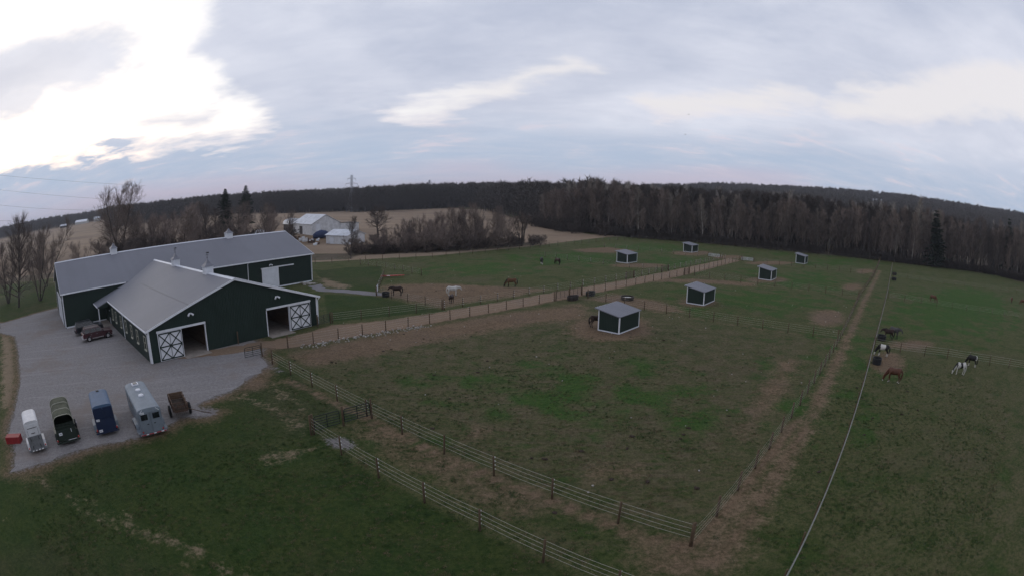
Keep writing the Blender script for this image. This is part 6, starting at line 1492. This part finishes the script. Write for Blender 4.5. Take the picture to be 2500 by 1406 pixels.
# two birds far off
for i, (az_, el__, nm) in enumerate(((19.0,9.1,'upper'),(18.6,6.9,'lower'))):
    d = 300; p = (math.sin(R(az_))*d, math.cos(R(az_))*d, CAMH+math.tan(R(el__))*d); m_ = MB()
    m_.loft([[(x, .12*w_*math.cos(a), .12*w_*math.sin(a)) for a in np.linspace(0, 6.28, 6, endpoint=False)] for x, w_ in ((-.5,.2),(-.1,1),(.3,.8),(.55,.2))])
    for s in (-1, 1): m_.add([(-.1,s*.08,.02),(.2,s*.08,.02),(.1,s*.65,.25),(-.05,s*1.1,.12),(-.15,s*.6,.22)], [(0,1,2,3,4)])
    o = m_.build('bird', M_dark); o.location = p; o.rotation_euler.z = R(160); tag(o, '%s of two distant birds in the sky right of centre' % nm, 'bird', 'birds in the sky')

# ------------------------------------------------------------------ grass tufts in the nearer turf
def tuft_mesh(name, col, col2, h, n, spread, seed):
    m_ = MB(); rr = random.Random(seed)
    for k in range(n):
        a = rr.uniform(0, 6.28); r_1 = spread*math.sqrt(rr.random()); x, y = math.cos(a)*r_1, math.sin(a)*r_1; b_ = rr.uniform(0, 6.28); w_ = rr.uniform(.008,.016); L = h*rr.uniform(.5,1.1); d = rr.uniform(.2,.9)*L
        m_.add([(x-math.sin(b_)*w_, y+math.cos(b_)*w_, 0), (x+math.sin(b_)*w_, y-math.cos(b_)*w_, 0), (x+math.cos(b_)*d, y+math.sin(b_)*d, L)], [(0,1,2)])
    return m_.mesh(name, mat(name, col, .9, col2=col2, scale=.6, coord='Generated', spec=.1))
class Flat: pass
def tuft_kind(*a):
    k = Flat(); k.t = tuft_mesh(*a); k.k = bpy.data.meshes.new('none'); k.k.materials.append(k.t.materials[0]); return k
T_g = [tuft_kind('turf_green', (.040,.070,.024), (.062,.086,.032), .075, 22, .12, 1), tuft_kind('turf_dark', (.026,.054,.018), (.044,.068,.025), .085, 22, .13, 2)]
T_b = [tuft_kind('turf_straw', (.150,.114,.070), (.105,.086,.050), .06, 18, .13, 3)]
g3 = np.random.default_rng(8)
def cover(n, xr, yr, keep):
    x = g3.uniform(*xr, n); y = g3.uniform(*yr, n); k = keep(x, y) & (g3.random(n) < np.clip((66-np.hypot(x, y))/34, 0, 1)); x, y = x[k], y[k]; return list(zip(x.tolist(), y.tolist(), [-.035]*len(x)))
def offroad(x, y):
    k = (pmask(x, y, YARD, 1.5) < .3) & (pmask(x, y, LANE, 1.0) < .3)
    for nm in ('straw', 'dirt', 'gravelpatch'):
        for q in REGIONS[nm]: k &= pmask(x, y, q, 3.0) < g3.uniform(.25, 1.0, len(x))
    k &= lmask(x, y, REGIONS['track'][0], 2.4, 1.5) < g3.uniform(.2, 1.2, len(x))
    for l, wd, wt_ in TRACKS: k &= lmask(x, y, l, wd, 1.3) < g3.uniform(.2, 1.1, len(x))
    return k & (lmask(x, y, REGIONS['gstripF1'][0], 1.0, .6) < .5)
pn = np.vectorize(lambda x, y: math.sin(x*.35+1.2)*math.sin(y*.31+.5)+math.sin(x*.13-y*.11)+.6*math.sin(x*.8+y*.6))
pts = cover(90000, (-62, 62), (3, 66), lambda x, y: offroad(x, y) & (np.abs(x) < 8+y*1.6) & (pn(x, y)+g3.normal(0, 1.6, len(x)) > .3+.9*pmask(x, y, [(-22,46),(8.6,19.5),(40.5,53.5),(10,79)], 4.0)))
instancer('grass_tufts', 'short green grass covering the lawn and the nearer paddocks', 'grass', pts, T_g, .5, 1.2, 11, (.8,1.4))
pts = cover(60000, (-45, 62), (8, 66), lambda x, y: offroad(x, y) & (np.abs(x) < 8+y*1.6) & (pn(x+40, y+9)+g3.normal(0, 1.6, len(x)) > .6))
instancer('dry_grass_tufts', 'dry straw-coloured grass mixed into the nearer paddocks', 'grass', pts, T_b, .5, 1.2, 12, (.8,1.4))

# ------------------------------------------------------------------ haze
m = bpy.data.materials.new('haze'); m.use_nodes = True; t = m.node_tree; t.nodes.remove(t.nodes['Principled BSDF'])
pv = t.nodes.new('ShaderNodeVolumePrincipled'); pv.inputs['Color'].default_value = (.80,.84,.92,1); pv.inputs['Density'].default_value = 1.5e-4; pv.inputs['Anisotropy'].default_value = 0.0
t.links.new(pv.outputs[0], t.nodes['Material Output'].inputs['Volume'])
zmin = float(Z.min())-1.0; zmax = float(Z.max())+30
hz_ = MB().bb(-5300, 5300, -1000, 6600, zmin, zmax).build('haze', m); tag(hz_, 'thin pale evening haze over the farmland', 'haze', kind='stuff')
